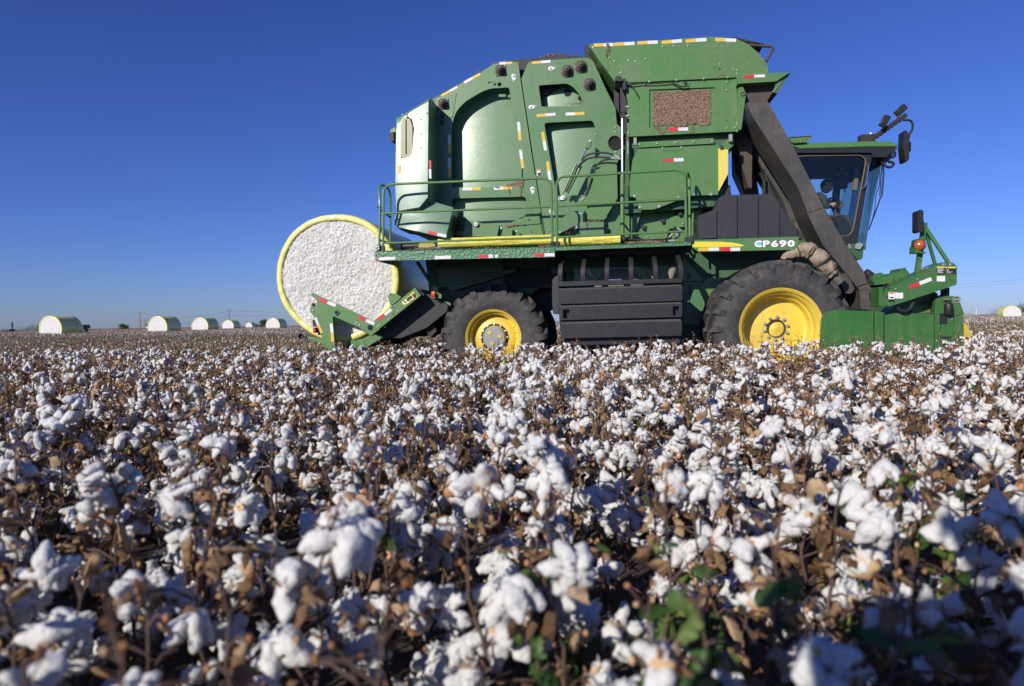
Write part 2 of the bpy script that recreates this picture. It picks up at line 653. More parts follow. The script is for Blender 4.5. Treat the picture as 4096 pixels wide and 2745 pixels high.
def teardrop(parent, z, u0, v0, u1, v1, Y, r=.034):
    a, b = P(z, u0, v0, Y), P(z, u1, v1, Y)
    d = Vector((b.x - a.x, b.z - a.z)); L = d.length; d.normalize(); n = Vector((-d.y, d.x))
    pts = []
    for k in range(9):
        t = math.pi / 2 + math.pi * k / 8
        q = Vector((a.x, a.z)) + d * math.cos(t) * r + n * math.sin(t) * r
        pts.append((q.x, q.y))
    for k in range(7):
        t = -math.pi / 2 + math.pi * k / 6
        q = Vector((b.x, b.z)) + d * math.cos(t) * r * .6 + n * math.sin(t) * r * .6
        pts.append((q.x, q.y))
    mb = MB().mat(0).prism(pts, Y - .008, Y)
    mb.mat(1).lathe([(-.008, r * .55), (-.02, r * .5), (-.024, .001)], (a.x, Y, a.z), 12)
    mb.mat(2).lathe([(-.008, r * .3), (-.018, r * .28), (-.02, .001)], (b.x, Y, b.z), 10)
    return mb.build('lock_plate', [DEC_W, BOLT, RUST], parent, .001)


# ---------------------------------------------------------------- wheels
def make_tyre(Rr, Wd, rim, nl, lugw, side, skew):
    mb = MB()
    h = Rr - rim
    c0 = Rr - .05
    prof = [(.05, rim - .005), (.03, rim + .02), (.005, rim + h * .25), (0, rim + h * .45), (.015, rim + h * .68), (.06, c0 - .03), (.11, c0 - .005), (Wd * .5, c0),
            (Wd - .11, c0 - .005), (Wd - .06, c0 - .03), (Wd - .015, rim + h * .68), (Wd, rim + h * .45), (Wd - .005, rim + h * .25), (Wd - .03, rim + .02), (Wd - .05, rim - .005)]
    mb.lathe(prof, (0, 0, 0), 96)
    for s in (0, 1):
        for k in range(nl):
            a0 = 2 * math.pi * (k + .5 * s) / nl
            # stations: (y from this side, radius of the lug's top, of its root, angle lag, half width)
            st = [(.008, rim + h * .60, rim + h * .55, 0, lugw * .50), (.002, Rr - side * .75, Rr - side * .75 - .04, 0, lugw * .56), (.03, Rr - .045, c0 - .07, .0, lugw * .52),
                  (.075, Rr - .004, c0 - .05, .02, lugw * .44), (Wd * .30, Rr, c0 - .03, skew * .45, lugw * .38), (Wd * .53, Rr + .002, c0 - .03, skew, lugw * .36)]
            ring = []
            for (y, rt, rb, lag, w) in st:
                yy = y if s == 0 else Wd - y
                a = a0 + lag
                tw = w * .82
                q = []
                for (rr, ww) in ((rb, -w), (rt, -tw), (rt, tw), (rb, w)):
                    t = a + ww / rr
                    q.append((rr * math.cos(t), yy - (0.008 if (rr == rt and s == 0 and y < .05) else (-.008 if (rr == rt and y < .05) else 0)), rr * math.sin(t)))
                ring.append(q)
            vs = [p for q in ring for p in q]
            fs = []
            for i in range(len(ring) - 1):
                for j in range(4):
                    j2 = (j + 1) % 4
                    f = [i * 4 + j, i * 4 + j2, (i + 1) * 4 + j2, (i + 1) * 4 + j]
                    fs.append(f if s == 0 else f[::-1])
            e = (len(ring) - 1) * 4
            fs += [[0, 3, 2, 1], [e, e + 1, e + 2, e + 3]] if s == 0 else [[0, 1, 2, 3], [e, e + 3, e + 2, e + 1]]
            mb.add(vs, fs)
    return mb


def front_wheel(loc, name='front_wheel'):
    w = empty(name, loc, parent=HV)
    w['_c'] = list(loc)
    mt = make_tyre(.975, .50, .545, 22, .085, .13, .26)
    mt.v = [(x + loc[0], y + loc[1], z + loc[2]) for (x, y, z) in mt.v]
    ty = mt.build('tyre', RUBBER, w, .004, sharp=30)
    rm = MB()
    rm.mat(0).lathe([(.05, .53), (.03, .555), (.02, .572), (.03, .577), (.04, .565), (.035, .555), (.05, .535), (.085, .525), (.10, .505), (.11, .495), (.16, .485), (.20, .475), (.205, .455), (.24, .445), (.33, .43),
                     (.345, .405), (.345, .38), (.33, .30), (.325, .21), (.318, .205), (.315, .135)], loc, 72)
    rm.mat(1).lathe([(.315, .135), (.30, .132), (.30, .122), (.33, .118), (.36, .116)], loc, 40)
    rm.mat(0).lathe([(.36, .116), (.35, .06), (.33, .001)], loc, 30)
    rm.build('rim', [YEL, RUST], w, 0, sharp=40)
    for k in range(10):
        t = 2 * math.pi * (k + .35) / 10
        c = (loc[0] + .165 * math.cos(t), loc[1] + .318, loc[2] + .165 * math.sin(t))
        MB().lathe([(0, .026), (-.012, .026), (-.013, .02), (-.035, .019), (-.042, .012), (-.044, .001)], c, 10).build('wheel_nut', GREY, w, 0)
    return w


def rear_wheel(loc):
    w = empty('rear_wheel', loc, parent=HV)
    w['_c'] = list(loc)
    mt = make_tyre(.878, .50, .435, 19, .105, .15, .28)
    mt.v = [(x + loc[0], y + loc[1], z + loc[2]) for (x, y, z) in mt.v]
    mt.build('tyre', RUBBER, w, .004, sharp=30)
    rm = MB()
    rm.lathe([(.05, .42), (.03, .44), (.02, .456), (.03, .460), (.04, .45), (.05, .425), (.09, .415), (.10, .39), (.13, .385), (.22, .375), (.235, .365), (.235, .35), (.21, .33), (.185, .27), (.18, .23)], loc, 64)
    rm.build('rim', YEL, w, 0, sharp=40)
    hb = MB()
    hb.mat(0).lathe([(.18, .23), (.17, .228), (.165, .19)], loc, 40)
    hb.mat(1).lathe([(.165, .19), (.16, .182), (.10, .178)], loc, 40)
    hb.mat(2).lathe([(.10, .178), (.088, .170), (.085, .001)], loc, 40)
    hb.mat(1)
    for k in range(3):
        t = 2 * math.pi * (k + .1) / 3
        hb.lathe([(.084, .033), (.074, .03), (.072, .022), (.079, .018), (.080, .001)], (loc[0] + .1 * math.cos(t), loc[1], loc[2] + .1 * math.sin(t)), 14)
    hb.mat(3)
    for k in range(12):
        t = 2 * math.pi * k / 12
        hb.lathe([(.17, .017), (.15, .016), (.145, .001)], (loc[0] + .211 * math.cos(t), loc[1], loc[2] + .211 * math.sin(t)), 8)
    for k in range(24):
        if k % 4 == 3: continue
        t = 2 * math.pi * k / 24
        hb.lathe([(.232, .013), (.222, .012), (.218, .001)], (loc[0] + .35 * math.cos(t), loc[1], loc[2] + .35 * math.sin(t)), 8)
    hb.build('hub', [BLACK, YEL, GREY, BOLT], w, 0, sharp=40)
    return w


def copy_kids(o, loc, name=None):
    c = o.copy(); COL.objects.link(c); c.location = loc
    for ch in list(o.children):
        k = ch.copy(); COL.objects.link(k); k.parent = c
    return c


fc = P('P', 3127, 1315, 0)
rc = P('P', 1972, 1352, .84)
fw = front_wheel((fc.x, 0, fc.z))
copy_kids(fw, (fc.x, .66, fc.z))
copy_kids(fw, (fc.x, 3.0, fc.z))
copy_kids(fw, (fc.x, 3.66, fc.z))
rw = rear_wheel((rc.x, .84, rc.z))
copy_kids(rw, (rc.x, 2.85, rc.z))
# raised lettering on the rear tyre wall
def text_mesh(body, size, extrude=.003, offset=0.0, shear=0, spacing=1.0):
    c = bpy.data.curves.new('lettering', 'FONT')
    c.body = body; c.size = size; c.extrude = extrude; c.offset = offset; c.shear = shear
    c.space_character = spacing
    c.align_x = 'CENTER'; c.resolution_u = 4
    o = bpy.data.objects.new('tmp', c)
    COL.objects.link(o)
    bpy.context.view_layer.update()
    me = bpy.data.meshes.new_from_object(o.evaluated_get(bpy.context.evaluated_depsgraph_get()))
    vs = [tuple(v.co) for v in me.vertices]
    fs = [list(p.vertices) for p in me.polygons]
    bpy.data.objects.remove(o); bpy.data.curves.remove(c); bpy.data.meshes.remove(me)
    return vs, fs


mb = MB()
for k, ch in enumerate('RADIAL TUBELESS'):
    if ch == ' ': continue
    vs, fs = text_mesh(ch, .075, .004)
    a = R(90) + R(22 - k * 5.4 + 0)
    out = []
    for (x, y, z) in vs:
        rr = .605 + y
        t = a - x / .64
        out.append((rc.x + rr * math.cos(t), .84 + .004 - z, rc.z + rr * math.sin(t)))
    mb.add(out, fs)
mb.build('sidewall_lettering', RUBBER, rw, 0, smooth=False)

# axles and chassis
mb = MB()
mb.box((fc.x, 2.1, fc.z), (.5, 2.6, .5)).box((rc.x, 2.1, rc.z - .05), (.3, 1.7, .3))
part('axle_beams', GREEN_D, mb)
mb = MB()
YQ = 1.10
# body side behind the front wheel and over it
mb.prism(XZ(PL('P', YQ, 2210, 960, 2760, 940, 3330, 940, 3350, 1120, 3300, 1420, 2330, 1440, 2330, 1260, 2262, 1240, 2262, 1080, 2210, 1060)), YQ, 3.3)
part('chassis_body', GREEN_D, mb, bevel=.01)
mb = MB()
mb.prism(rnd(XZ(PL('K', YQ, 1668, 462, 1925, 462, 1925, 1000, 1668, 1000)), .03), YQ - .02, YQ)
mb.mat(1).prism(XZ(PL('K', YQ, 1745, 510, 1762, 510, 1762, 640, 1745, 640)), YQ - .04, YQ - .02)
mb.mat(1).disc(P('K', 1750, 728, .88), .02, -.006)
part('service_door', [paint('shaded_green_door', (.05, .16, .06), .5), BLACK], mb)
mb = MB()
mb.prism(XZ(PL('K', YQ, 1740, 245, 1790, 290, 1925, 440, 1925, 455, 1668, 455, 1668, 120)), YQ - .025, YQ)
mb.mat(1).prism(XZ(PL('K', YQ, 1715, 358, 1768, 358, 1768, 435, 1715, 435)), YQ - .029, YQ - .025)
part('lower_side_panel', [GREEN, DEC_K], mb)
mb = MB()
mb.prism(XZ(PL('L', YQ, 205, 400, 150, 470, 205, 800, 205, 1200, 560, 1200, 560, 330, 325, 355, 240, 355)), YQ - .028, YQ - .001)
part('front_side_panel', GREEN, mb)

# undercarriage behind the rear wheel: belly of the module chamber
mb = MB()
mb.prism(XZ(PL('P', 1.3, 1700, 1000, 2260, 960, 2260, 1130, 2175, 1140, 2110, 1190, 1990, 1290, 1800, 1300, 1720, 1180)), 1.25, 3.1)
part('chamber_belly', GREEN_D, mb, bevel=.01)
mb = MB()
mb.prism(XZ(PL('J', 1.2, 330, 250, 1150, 60, 1150, 330, 520, 520, 330, 420)), 1.12, 1.2)
mb.tube([P('J', 300, 470, 1.15), P('J', 1300, 250, 1.15)], .05, 6)
mb.tube([P('J', 60, 150, 1.0), P('J', 245, 440, 1.0)], .03, 6)
part('chamber_frame_rail', GREEN_D, mb)
mb = MB()
c = P('J', 1610, 480, 1.6)
mb.lathe([(0, .001), (0, .40), (.6, .40)], c, 32)
mb.box(P('J', 1500, 360, 1.5), (.9, .5, .35))
part('cleaning_fan_housing', BLACK, mb)
mb = MB()
for (u0, v0, u1, v1, Y) in ((250, 440, 315, 610, .85), (305, 530, 365, 610, .8)):
    mb.prism(XZ(PL('J', Y, u0 + 5, v0, u1, v0 + 30, u1, v1, u0, v1)), Y, Y + .05)
mb.prism(XZ(PL('J', .9, 365, 625, 478, 665, 478, 710)), .9, .95)
part('lamp_bracket', GREEN, mb)
mb = MB()
mb.mat(0).prism(XZ(PL('J', .8, 250, 525, 292, 520, 295, 562, 250, 562)), .72, .8)
mb.mat(1).prism(XZ(PL('J', .8, 250, 562, 295, 562, 296, 595, 252, 597)), .72, .8)
part('marker_lamp', [NT('orange_lens').set(Base_Color=(.75, .16, .03), Roughness=.25), NT('red_lens').set(Base_Color=(.5, .02, .02), Roughness=.25)], mb)

# ---------------------------------------------------------------- module chamber (round builder)
YF = .85
side_body = MB()
top = PL('P', YF + .2, 1585, 470, 1722, 388, 1945, 262, 2025, 246, 2335, 230, 2390, 262, 2470, 470, 2490, 560, 2490, 950, 1760, 950, 1700, 905, 1590, 905)
side_body.prism(XZ(top), YF + .281, 3.2)
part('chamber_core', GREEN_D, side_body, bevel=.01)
# recessed inner plate seen through the cut-outs
mb = MB()
inner = PL('P', YF + .19, 1760, 430, 1960, 270, 2370, 258, 2480, 560, 2480, 930, 1770, 940)
mb.prism(XZ(inner), YF + .27, YF + .28)
hot = P('P', 1840, 600, YF + .15)
hn = half_at(hot)
sx_, sz_ = hn.x / -hn.y * .9, hn.z / -hn.y * .8
xc_, zc_ = hot.x - sx_ / (2 * .11), hot.z - sz_ / (2 * .026)
def rec_y(x, z): return min(YF + .26, YF + .075 + .11 * (x - xc_) ** 2 * (1 if x < xc_ else .35) + .026 * (z - zc_) ** 2)
for zone_ in (XZ(PL('P', YF + .17, 1770, 470, 1850, 340, 1960, 290, 2085, 285, 2090, 765, 1775, 765)), XZ(PL('P', YF + .17, 1770, 770, 2115, 768, 2150, 925, 1775, 930))):
    mb.grid_in(zone_, rec_y)
hot2 = P('P', 2215, 660, YF + .15)
h2n = half_at(hot2)
def rec2(x, z): return YF + .15 + .55 * (h2n.x / -h2n.y) * (x - hot2.x) + .35 * (h2n.z / -h2n.y) * (z - hot2.z) + .10 * (x - hot2.x) ** 2
for zone_ in (XZ(PL('P', YF + .17, 2135, 300, 2370, 290, 2400, 440, 2150, 455)), XZ(PL('P', YF + .17, 2160, 460, 2405, 455, 2420, 925, 2200, 930))):
    mb.grid_in(zone_, rec2)
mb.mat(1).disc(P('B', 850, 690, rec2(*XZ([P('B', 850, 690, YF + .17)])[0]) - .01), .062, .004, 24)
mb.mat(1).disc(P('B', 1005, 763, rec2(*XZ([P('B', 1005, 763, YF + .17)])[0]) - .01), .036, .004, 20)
part('recessed_side_plate', [GREEN_R, VOID], mb, bevel=0, sharp=60)

# far chamber frame (rear half)
out = PL('A', YF, 745, 640, 830, 578, 1110, 402, 1320, 288, 1490, 175, 1600, 160, 1720, 146, 1797, 155, 1820, 330) + PL('E', YF, 63, 0, 120, 360, 205, 890) + PL('D', YF, 1300, 790, 800, 760, 700, 600, 680, 460, 595, 300, 600, -100) + PL('A', YF, 770, 1000)
h1 = rnd(XZ(PL('A', YF, 1692, 545, 1685, 470, 1440, 485, 1330, 530, 1130, 650, 1020, 765, 962, 935)) + XZ(PL('D', YF, 803, 100, 803, 262, 1548, 262, 1545, 60)), [.02, .06, .12, .1, .1, .1, .1, 0, .03, .01, 0], 5)
h2 = rnd(XZ(PL('D', YF, 803, 378, 1578, 358, 1600, 540, 1400, 640, 1180, 700, 850, 720, 803, 700)), [.06, .06, .02, .02, .02, .02, .02], 5)
slot = rnd(XZ(PL('A', YF, 1422, 402, 1520, 402, 1520, 446, 1422, 446)), .012, 3)
cc = P('A', 1562, 433, YF)
circ = [(cc.x + .032 * math.cos(t), cc.z + .032 * math.sin(t)) for t in [k * math.pi / 8 for k in range(16)]]
mb = MB().mat(0).prism(XZ(out), YF, YF + .02, [h1, h2, slot, circ])
mb.mat(1)
bolts_on(mb, 'A', YF, .011, 745, 632, 764, 620, 1035, 462, 793, 795, 1733, 205, 752, 765, 750, 990, 752, 1225, 745, 1335)
bolts_on(mb, 'D', YF, .013, 628, 40, 628, 228, 1685, 145, 1755, 132)
f1 = part('rear_chamber_frame', [GREEN_B, BOLT], mb, bevel=.005)
mb = MB().mat(0).prism(XZ(PL('A', YF - .006, 770, 600, 1022, 540, 975, 850, 770, 825)), YF - .008, YF)
mb.mat(1)
bolts_on(mb, 'A', YF - .008, .014, 958, 567, 958, 645, 962, 825, 790, 795)
mb.mat(2).box(P('A', 845, 810, YF - .03), (.05, .05, .08)).tube([P('A', 840, 850, YF - .03), P('A', 840, 930, YF - .03)], .02, 8)
part('bearing_mount_plate', [GREEN_B, BOLT, RUST], mb, parent=f1, bevel=.002)
bearing(f1, 'A', 860, 680, YF - .008, .085)
bearing(f1, 'A', 1578, 260, YF, .085)
teardrop(f1, 'A', 1738, 330, 1748, 385, YF)
teardrop(f1, 'D', 1645, 278, 1653, 325, YF)
for (z, *a) in (('A', 1120, 412, 1320, 303, 32), ('A', 832, 578, 1040, 462, 26)):
    tape_on(f1, z, YF, a[0], a[1], a[2], a[3], (T_W, T_Y) if a[0] > 1000 else (T_Y, T_W), a[4])
tape_on(f1, 'A', YF, 1560, 170, 1722, 164, (T_W, T_Y), 32)
tape_on(f1, 'A', YF, 1800, 905, 1820, 1138, (T_W, T_Y), 38)
tape_on(f1, 'A', YF, 1826, 1254, 1856, 1486, (T_W, T_Y), 36)
tape_on(f1, 'A', YF, 935, 1066, 935, 1294, (T_W, T_Y), 38)
tape_on(f1, 'A', YF, 933, 1358, 936, 1600, (T_W, T_Y), 38)
tape_on(f1, 'D', YF, 917, 279, 1106, 276, (T_W, T_Y), 32)
tape_on(f1, 'D', YF, 1244, 272, 1434, 268, (T_W, T_Y), 32)
# lower brackets on the rear frame
mb = MB().mat(0)
mb.prism(XZ(PL('D', .78, 945, 600, 1070, 625, 1190, 655, 1300, 660, 1270, 775, 915, 775)), .78, .85)
mb.prism(XZ(PL('D', .74, 1190, 640, 1300, 658, 1275, 775, 1150, 775)), .74, .78)
mb.prism(XZ(PL('D', .80, 1470, 660, 1600, 520, 1715, 515, 1730, 640)), .80, .85)
mb.prism(XZ(PL('D', .77, 1335, 700, 1440, 700, 1435, 770, 1335, 770)), .74, .85)
mb.prism(XZ(PL('D', .82, 1300, 660, 1735, 640, 1760, 760, 1275, 775)), .82, .85)
mb.mat(1)
bolts_on(mb, 'D', .74, .02, 1055, 645, 1485, 722, 1322, 690)
bolts_on(mb, 'D', .78, .012, 1165, 668, 1152, 730, 1605, 592, 1553, 645, 1620, 710, 1628, 758)
mb.mat(2).tube([P('D', 1055, 645, .73), P('D', 1055, 645, .80)], .035, 12)
part('chamber_latch_bracket', [GREEN, BOLT, DEC_W], mb)
# cotton trash stuck on the frame
def lump(mb, z, Y, pts, r, n, seed, flat=.5):
    rg = random.Random(seed)
    for k in range(n):
        i = rg.randrange(len(pts) - 1)
        t = rg.random()
        u = pts[i][0] * (1 - t) + pts[i + 1][0] * t + rg.uniform(-1, 1) * pts[i][2]
        v = pts[i][1] * (1 - t) + pts[i + 1][1] * t + rg.uniform(-1, 1) * pts[i][3]
        c = P(z, u, v, Y)
        rr = r * rg.uniform(.4, 1)
        q = [Vector((rg.gauss(0, 1), rg.gauss(0, 1), rg.gauss(0, 1))).normalized() * rr * rg.uniform(.6, 1.2) for _ in range(6)]
        mb.add([c + Vector((a.x, a.y * flat, a.z)) for a in q], [(0, 1, 2), (0, 2, 3), (0, 3, 4), (0, 4, 1), (5, 2, 1), (5, 3, 2), (5, 4, 3), (5, 1, 4)])
    return mb


mb = MB()
lump(mb, 'D', YF - .01, [(1380, 245, 20, 10), (1470, 225, 30, 25), (1540, 200, 8, 22), (1545, 250, 8, 20)], .02, 260, 1)
lump(mb, 'D', YF - .01, [(1522, 240, 8, 20), (1524, 350, 6, 10)], .014, 90, 2)
lump(mb, 'D', YF - .01, [(1400, 260, 8, 10), (1408, 340, 4, 6)], .012, 40, 3)
lump(mb, 'D', YF - .01, [(1255, 255, 8, 8), (1305, 270, 8, 10)], .012, 40, 4)
lump(mb, 'D', .80, [(1380, 670, 15, 6), (1495, 650, 12, 18)], .016, 120, 5)
part('cotton_trash_on_frame', TRASH, mb, bevel=0)

# front chamber frame
out = PL('B', YF, 355, 308, 400, 302, 640, 282, 1080, 253, 1125, 265, 1168, 302, 1240, 450, 1320, 630, 1450, 890, 1466, 1085, 1530, 1140, 1562, 1400) + \
      PL('E', YF, 985, 80, 960, 150, 968, 500, 1000, 745, 830, 900, 420, 900, 212, 892, 125, 330) + PL('B', YF, 268, 520)
h3 = rnd(XZ(PL('B', YF, 485, 602, 830, 578, 905, 610, 1000, 715, 1038, 800, 1015, 862, 520, 868)), [.035, .03, .05, .05, .03, .01, .02], 5)
h4 = rnd(XZ(PL('B', YF, 555, 1072, 1165, 1042, 1192, 1130)) + XZ(PL('E', YF, 732, 120, 655, 300, 650, 470, 330, 480)), [.05, .07, .02, 0, .02, .02, .05], 5)
mb = MB().mat(0).prism(XZ(out), YF, YF + .02, [h3, h4])
mb.mat(1)
bolts_on(mb, 'B', YF, .014, 1450, 1128, 1502, 1165, 1450, 1184, 1205, 1220, 1208, 1420, 1452, 1440)
bolts_on(mb, 'B', YF, .010, 485, 1018, 785, 308, 480, 1342, 1255, 643, 920, 322)
bolts_on(mb, 'E', YF, .013, 187, 265, 245, 848, 50, 840)
f2 = part('front_chamber_frame', [GREEN_B, BOLT], mb, bevel=.005)
for (u, v) in ((842, 425), (1015, 370), (1120, 592)):
    bearing(f2, 'B', u, v, YF, .095, False)
teardrop(f2, 'B', 632, 392, 688, 384, YF)
teardrop(f2, 'B', 385, 877, 440, 872, YF)
teardrop(f2, 'E', 77, 408, 84, 455, YF - .001)
teardrop(f2, 'E', 400, 500, 360, 513, YF - .02)
teardrop(f2, 'E', 275, 640, 290, 690, YF)
tape_on(f2, 'B', YF, 402, 320, 635, 300, (T_Y, T_W), 34)
tape_on(f2, 'B', YF, 460, 984, 697, 964, (T_Y, T_W), 36)
tape_on(f2, 'B', YF, 823, 964, 1060, 954, (T_W, T_Y), 38)
tape_on(f2, 'B', YF, 533, 1186, 573, 1420, (T_Y, T_W), 38)
tape_on(f2, 'E', YF, 235, 122, 262, 318, (T_Y, T_W), 32)
mb = MB().mat(0).prism(XZ(PL('E', YF, 122, 203, 162, 200, 164, 270, 126, 273)), YF - .003, YF)
mb.mat(1).prism(XZ(PL('E', YF - .003, 122, 203, 162, 200, 163, 215, 123, 218)), YF - .005, YF - .003)
mb.mat(2).prism(XZ(PL('E', YF - .003, 132, 240, 163, 238, 164, 268, 134, 270)), YF - .005, YF - .003)
mb.build('warning_decal', [DEC_W, NT('orange_decal').set(Base_Color=(.7, .2, .06), Roughness=.5), DEC_K], f2, 0)
# round opening
c = P('B', 1437, 1322, YF)
mb = MB().mat(0).lathe([(.0, .105), (-.03, .105), (-.035, .098), (-.03, .092), (.0, .09)], c, 32)
mb.mat(1).disc((c.x, YF - .003, c.z), .092, .002, 28)
mb.build('pipe_opening', [RUST, VOID], f2, 0)
# black rubber hood that shows over the two frames, and the trash heap on it
mb = MB()
mb.prism(XZ(PL('P', 1.05, 2050, 243, 2120, 240, 2200, 229, 2262, 221, 2275, 228, 2322, 226, 2340, 240, 2340, 300, 2110, 420, 2080, 330)), 1.0, 3.0)
part('rubber_hood', BLACK, mb)
mb = MB()
lump(mb, 'B', 1.15, [(520, 272, 20, 6), (600, 245, 25, 20), (660, 240, 30, 18), (740, 240, 30, 12), (800, 240, 20, 8)], .035, 420, 7, 1.5)
lump(mb, 'A', .9, [(1490, 170, 15, 10), (1560, 165, 20, 14), (1650, 155, 20, 10)], .018, 160, 8, 1)
lump(mb, 'A', .9, [(1305, 280, 8, 8), (1320, 265, 8, 8)], .014, 30, 9, 1)
lump(mb, 'B', YF, [(830, 838, 20, 10), (920, 835, 20, 10), (1010, 835, 15, 8), (1035, 790, 6, 20)], .013, 90, 10, .6)
part('cotton_trash_heap', TRASH, mb, bevel=0)

# rear gate
YG = .42
gate = PL('A', YG, 258, 855, 697, 590) + PL('D', YG, 592, 0, 594, 410, 500, 520, 235, 560, 222, 300)
mb = MB()
g = XZ(gate)
mb.mat(0)
# gently bulged sheet: a grid inside the outline
mb.prism(rnd(g, .01, 2), YG + .02, YG + .45)
gx0, gz0 = P('P', 1722, 388, YG).x, P('P', 1722, 914, YG).z
gh = half_at(P('P', 1650, 600, YG))
gc_ = P('P', 1650, 600, YG)
def gate_y(x, z, t=1, o=0):
    return YG + o - .11 + (gh.x / -gh.y) * (x - gc_.x) + (gh.z / -gh.y) * .9 * (z - gc_.z) + .16 * (x - gc_.x) ** 2 + .035 * (z - gc_.z) ** 2 * (1 if z < gc_.z else .2)
mb.domed(g, lambda x, z, t: gate_y(x, z) if t < .999 else YG + .02)
mb.mat(1)
for (u_, v_) in ((360, 825), (475, 820), (540, 818), (668, 810), (590, 892), (595, 1075), (597, 1252)):
    q_ = P('A', u_, v_, YG); mb.bolt((q_.x, gate_y(q_.x, q_.z) - .003, q_.z), .012)
gt = part('rear_gate', [GREEN_G, BOLT], mb, bevel=.02)
mb = MB().mat(0).prism(XZ(PL('A', YG - .01, 345, 1370, 345, 980, 380, 862, 455, 862, 494, 985, 496, 1372)), YG - .12, YG - .02)
mb.mat(1).prism(XZ(PL('A', YG - .01, 408, 900, 422, 900, 424, 1330, 408, 1330)), YG - .123, YG - .119)
mb.disc(P('A', 413, 850, YG - .121), .018, -.002, 12)
mb.build('slotted_plate', [paint('worn_yellow_green_paint', (.34, .33, .17), .4, .3, scratch=.7, coat=.5), VOID], gt, .002)
lg = XZ(PL('A', YG - .07, 268, 1383, 703, 1366)) + XZ(PL('D', YG - .07, 590, 430, 300, 400, 235, 420, 222, 100))
mb = MB().mat(0).domed(lg, lambda x, z, t: YG - .075 - .05 * (x - gc_.x) - .10 * (x - gc_.x) ** 2 + .035 * (z - lg[1][1]) if t < .999 else YG + .03)
mb.build('lower_gate_sheet', [GREEN_L], gt, .0)
tape_on(gt, 'A', YG - .125, 686, 1388, 686, 1500, (T_R,), 38)
tape_on(gt, 'D', YG - .135, 573, 72, 575, 168, (T_W,), 30)
tape_on(gt, 'D', YG - .115, 252, 32, 258, 212, (T_Y, T_W), 30)
# flared lower skirt of the gate
sk = [P('D', 285, 348, .40), P('D', 590, 405, .40), P('D', 815, 470, .38), P('D', 770, 665, .30), P('D', 738, 788, .26), P('D', 480, 728, .26), P('D', 225, 672, .28), P('D', 207, 655, .30), P('D', 207, 585, .34), P('D', 238, 500, .38)]
cpt = P('D', 520, 570, .27)
mb = MB().mat(0)
n = len(sk)
bk = [p + Vector((0, .45, 0)) for p in sk]
mb.add(sk + [cpt] + bk, [(i, n, (i + 1) % n) for i in range(n)] + [(i, (i + 1) % n, (i + 1) % n + n + 1, i + n + 1) for i in range(n)])
for f in range(len(mb.f)):
    mb.f[f] = mb.f[f][::-1] if len(mb.f[f]) == 3 else mb.f[f]
skirt = part('gate_skirt', [GREEN_G], mb, bevel=0, sharp=60)
bolts = MB(); 
tape_on(skirt, 'D', .245, 557, 730, 745, 772, (T_R, T_W), 32)
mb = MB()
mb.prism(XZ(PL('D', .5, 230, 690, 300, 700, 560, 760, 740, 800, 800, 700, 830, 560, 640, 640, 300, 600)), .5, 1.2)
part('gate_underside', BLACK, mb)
# lamp at the rear of the gate
mb = MB().mat(0).prism(XZ(PL('A', .7, 190, 1005, 255, 965, 262, 1030, 192, 1035)), .7, .9)
mb.mat(1).prism(rnd(XZ(PL('A', .7, 184, 1045, 235, 1040, 243, 1145, 205, 1152, 184, 1130)), .015), .68, .85)
part('work_lamp', [GREEN, BLACK], mb)

# ---------------------------------------------------------------- accumulator (upper basket)
YA = .60
up = XZ(PL('C', YA, 112, 168, 152, 157, 700, 130, 1000, 107, 1150, 99, 1240, 102, 1345, 114, 1440, 155, 1530, 230, 1592, 305, 1614, 350, 1617, 410, 1350, 430, 335, 480))
mb = MB().mat(0).prism(up, YA, 3.5)
mb.mat(1)
bolts_on(mb, 'C', YA, .013, 152, 188, 285, 238, 285, 274, 330, 303, 447, 298, 506, 307, 591, 284, 737, 180, 828, 176, 946, 176, 1203, 148, 1285, 156, 1212, 330, 1328, 372, 1354, 378, 1355, 408, 387, 398)
mb.mat(2)
mb.disc(P('C', 1210, 370, YA - .002), .014, .001, 10)
mb.mat(0).prism(XZ(PL('C', YA - .008, 268, 200, 274, 200, 274, 388, 268, 380)), YA - .008, YA)
ac = part('accumulator_hood', [GREEN, BOLT, VOID], mb, bevel=.01)
for (u0, v0, u1, v1, c) in ((158, 170, 322, 165, (T_Y, T_W)), (328, 163, 497, 155, (T_Y, T_W)), (523, 152, 692, 144, (T_Y, T_W)), (725, 148, 894, 133, (T_Y, T_W)), (927, 136, 1099, 123, (T_Y, T_W)), (1172, 122, 1347, 130, (T_Y, T_W))):
    tape_on(ac, 'C', YA, u0, v0, u1, v1, c, 28)
mb = MB()
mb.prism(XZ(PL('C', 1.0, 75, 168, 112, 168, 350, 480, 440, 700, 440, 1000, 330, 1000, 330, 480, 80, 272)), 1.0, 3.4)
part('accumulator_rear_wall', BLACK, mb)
mid = XZ(PL('C', YA, 335, 482, 1350, 432, 1360, 890, 430, 935, 440, 640, 415, 500))
win = XZ(PL('C', YA, 622, 540, 1168, 520, 1166, 842, 622, 862))
mb = MB().mat(0).prism(mid, YA + .004, YA + .04, [win])
mb.prism(XZ(PL('C', YA + .03, 600, 520, 1190, 500, 1190, 870, 600, 890)), YA + .03, YA + .2)
mb.prism(XZ(PL('C', YA - .03, 415, 472, 1350, 425, 1350, 438, 415, 484)), YA - .03, YA + .004)
mb.mat(1)
bolts_on(mb, 'C', YA, .013, 587, 498, 814, 484, 957, 482, 1271, 481, 1270, 545, 1271, 865, 1338, 861, 447, 685, 447, 762, 447, 830, 447, 905, 432, 685, 432, 762, 1357, 828, 1357, 890)
bolts_on(mb, 'C', YA - .03, .014, 623, 474, 849, 462, 1077, 450, 1279, 438)
mb.mat(2)
for (u, v) in ((1271, 800), (1338, 798), (1040, 476)):
    mb.disc(P('C', u, v, YA + .002), .009, .001, 8)
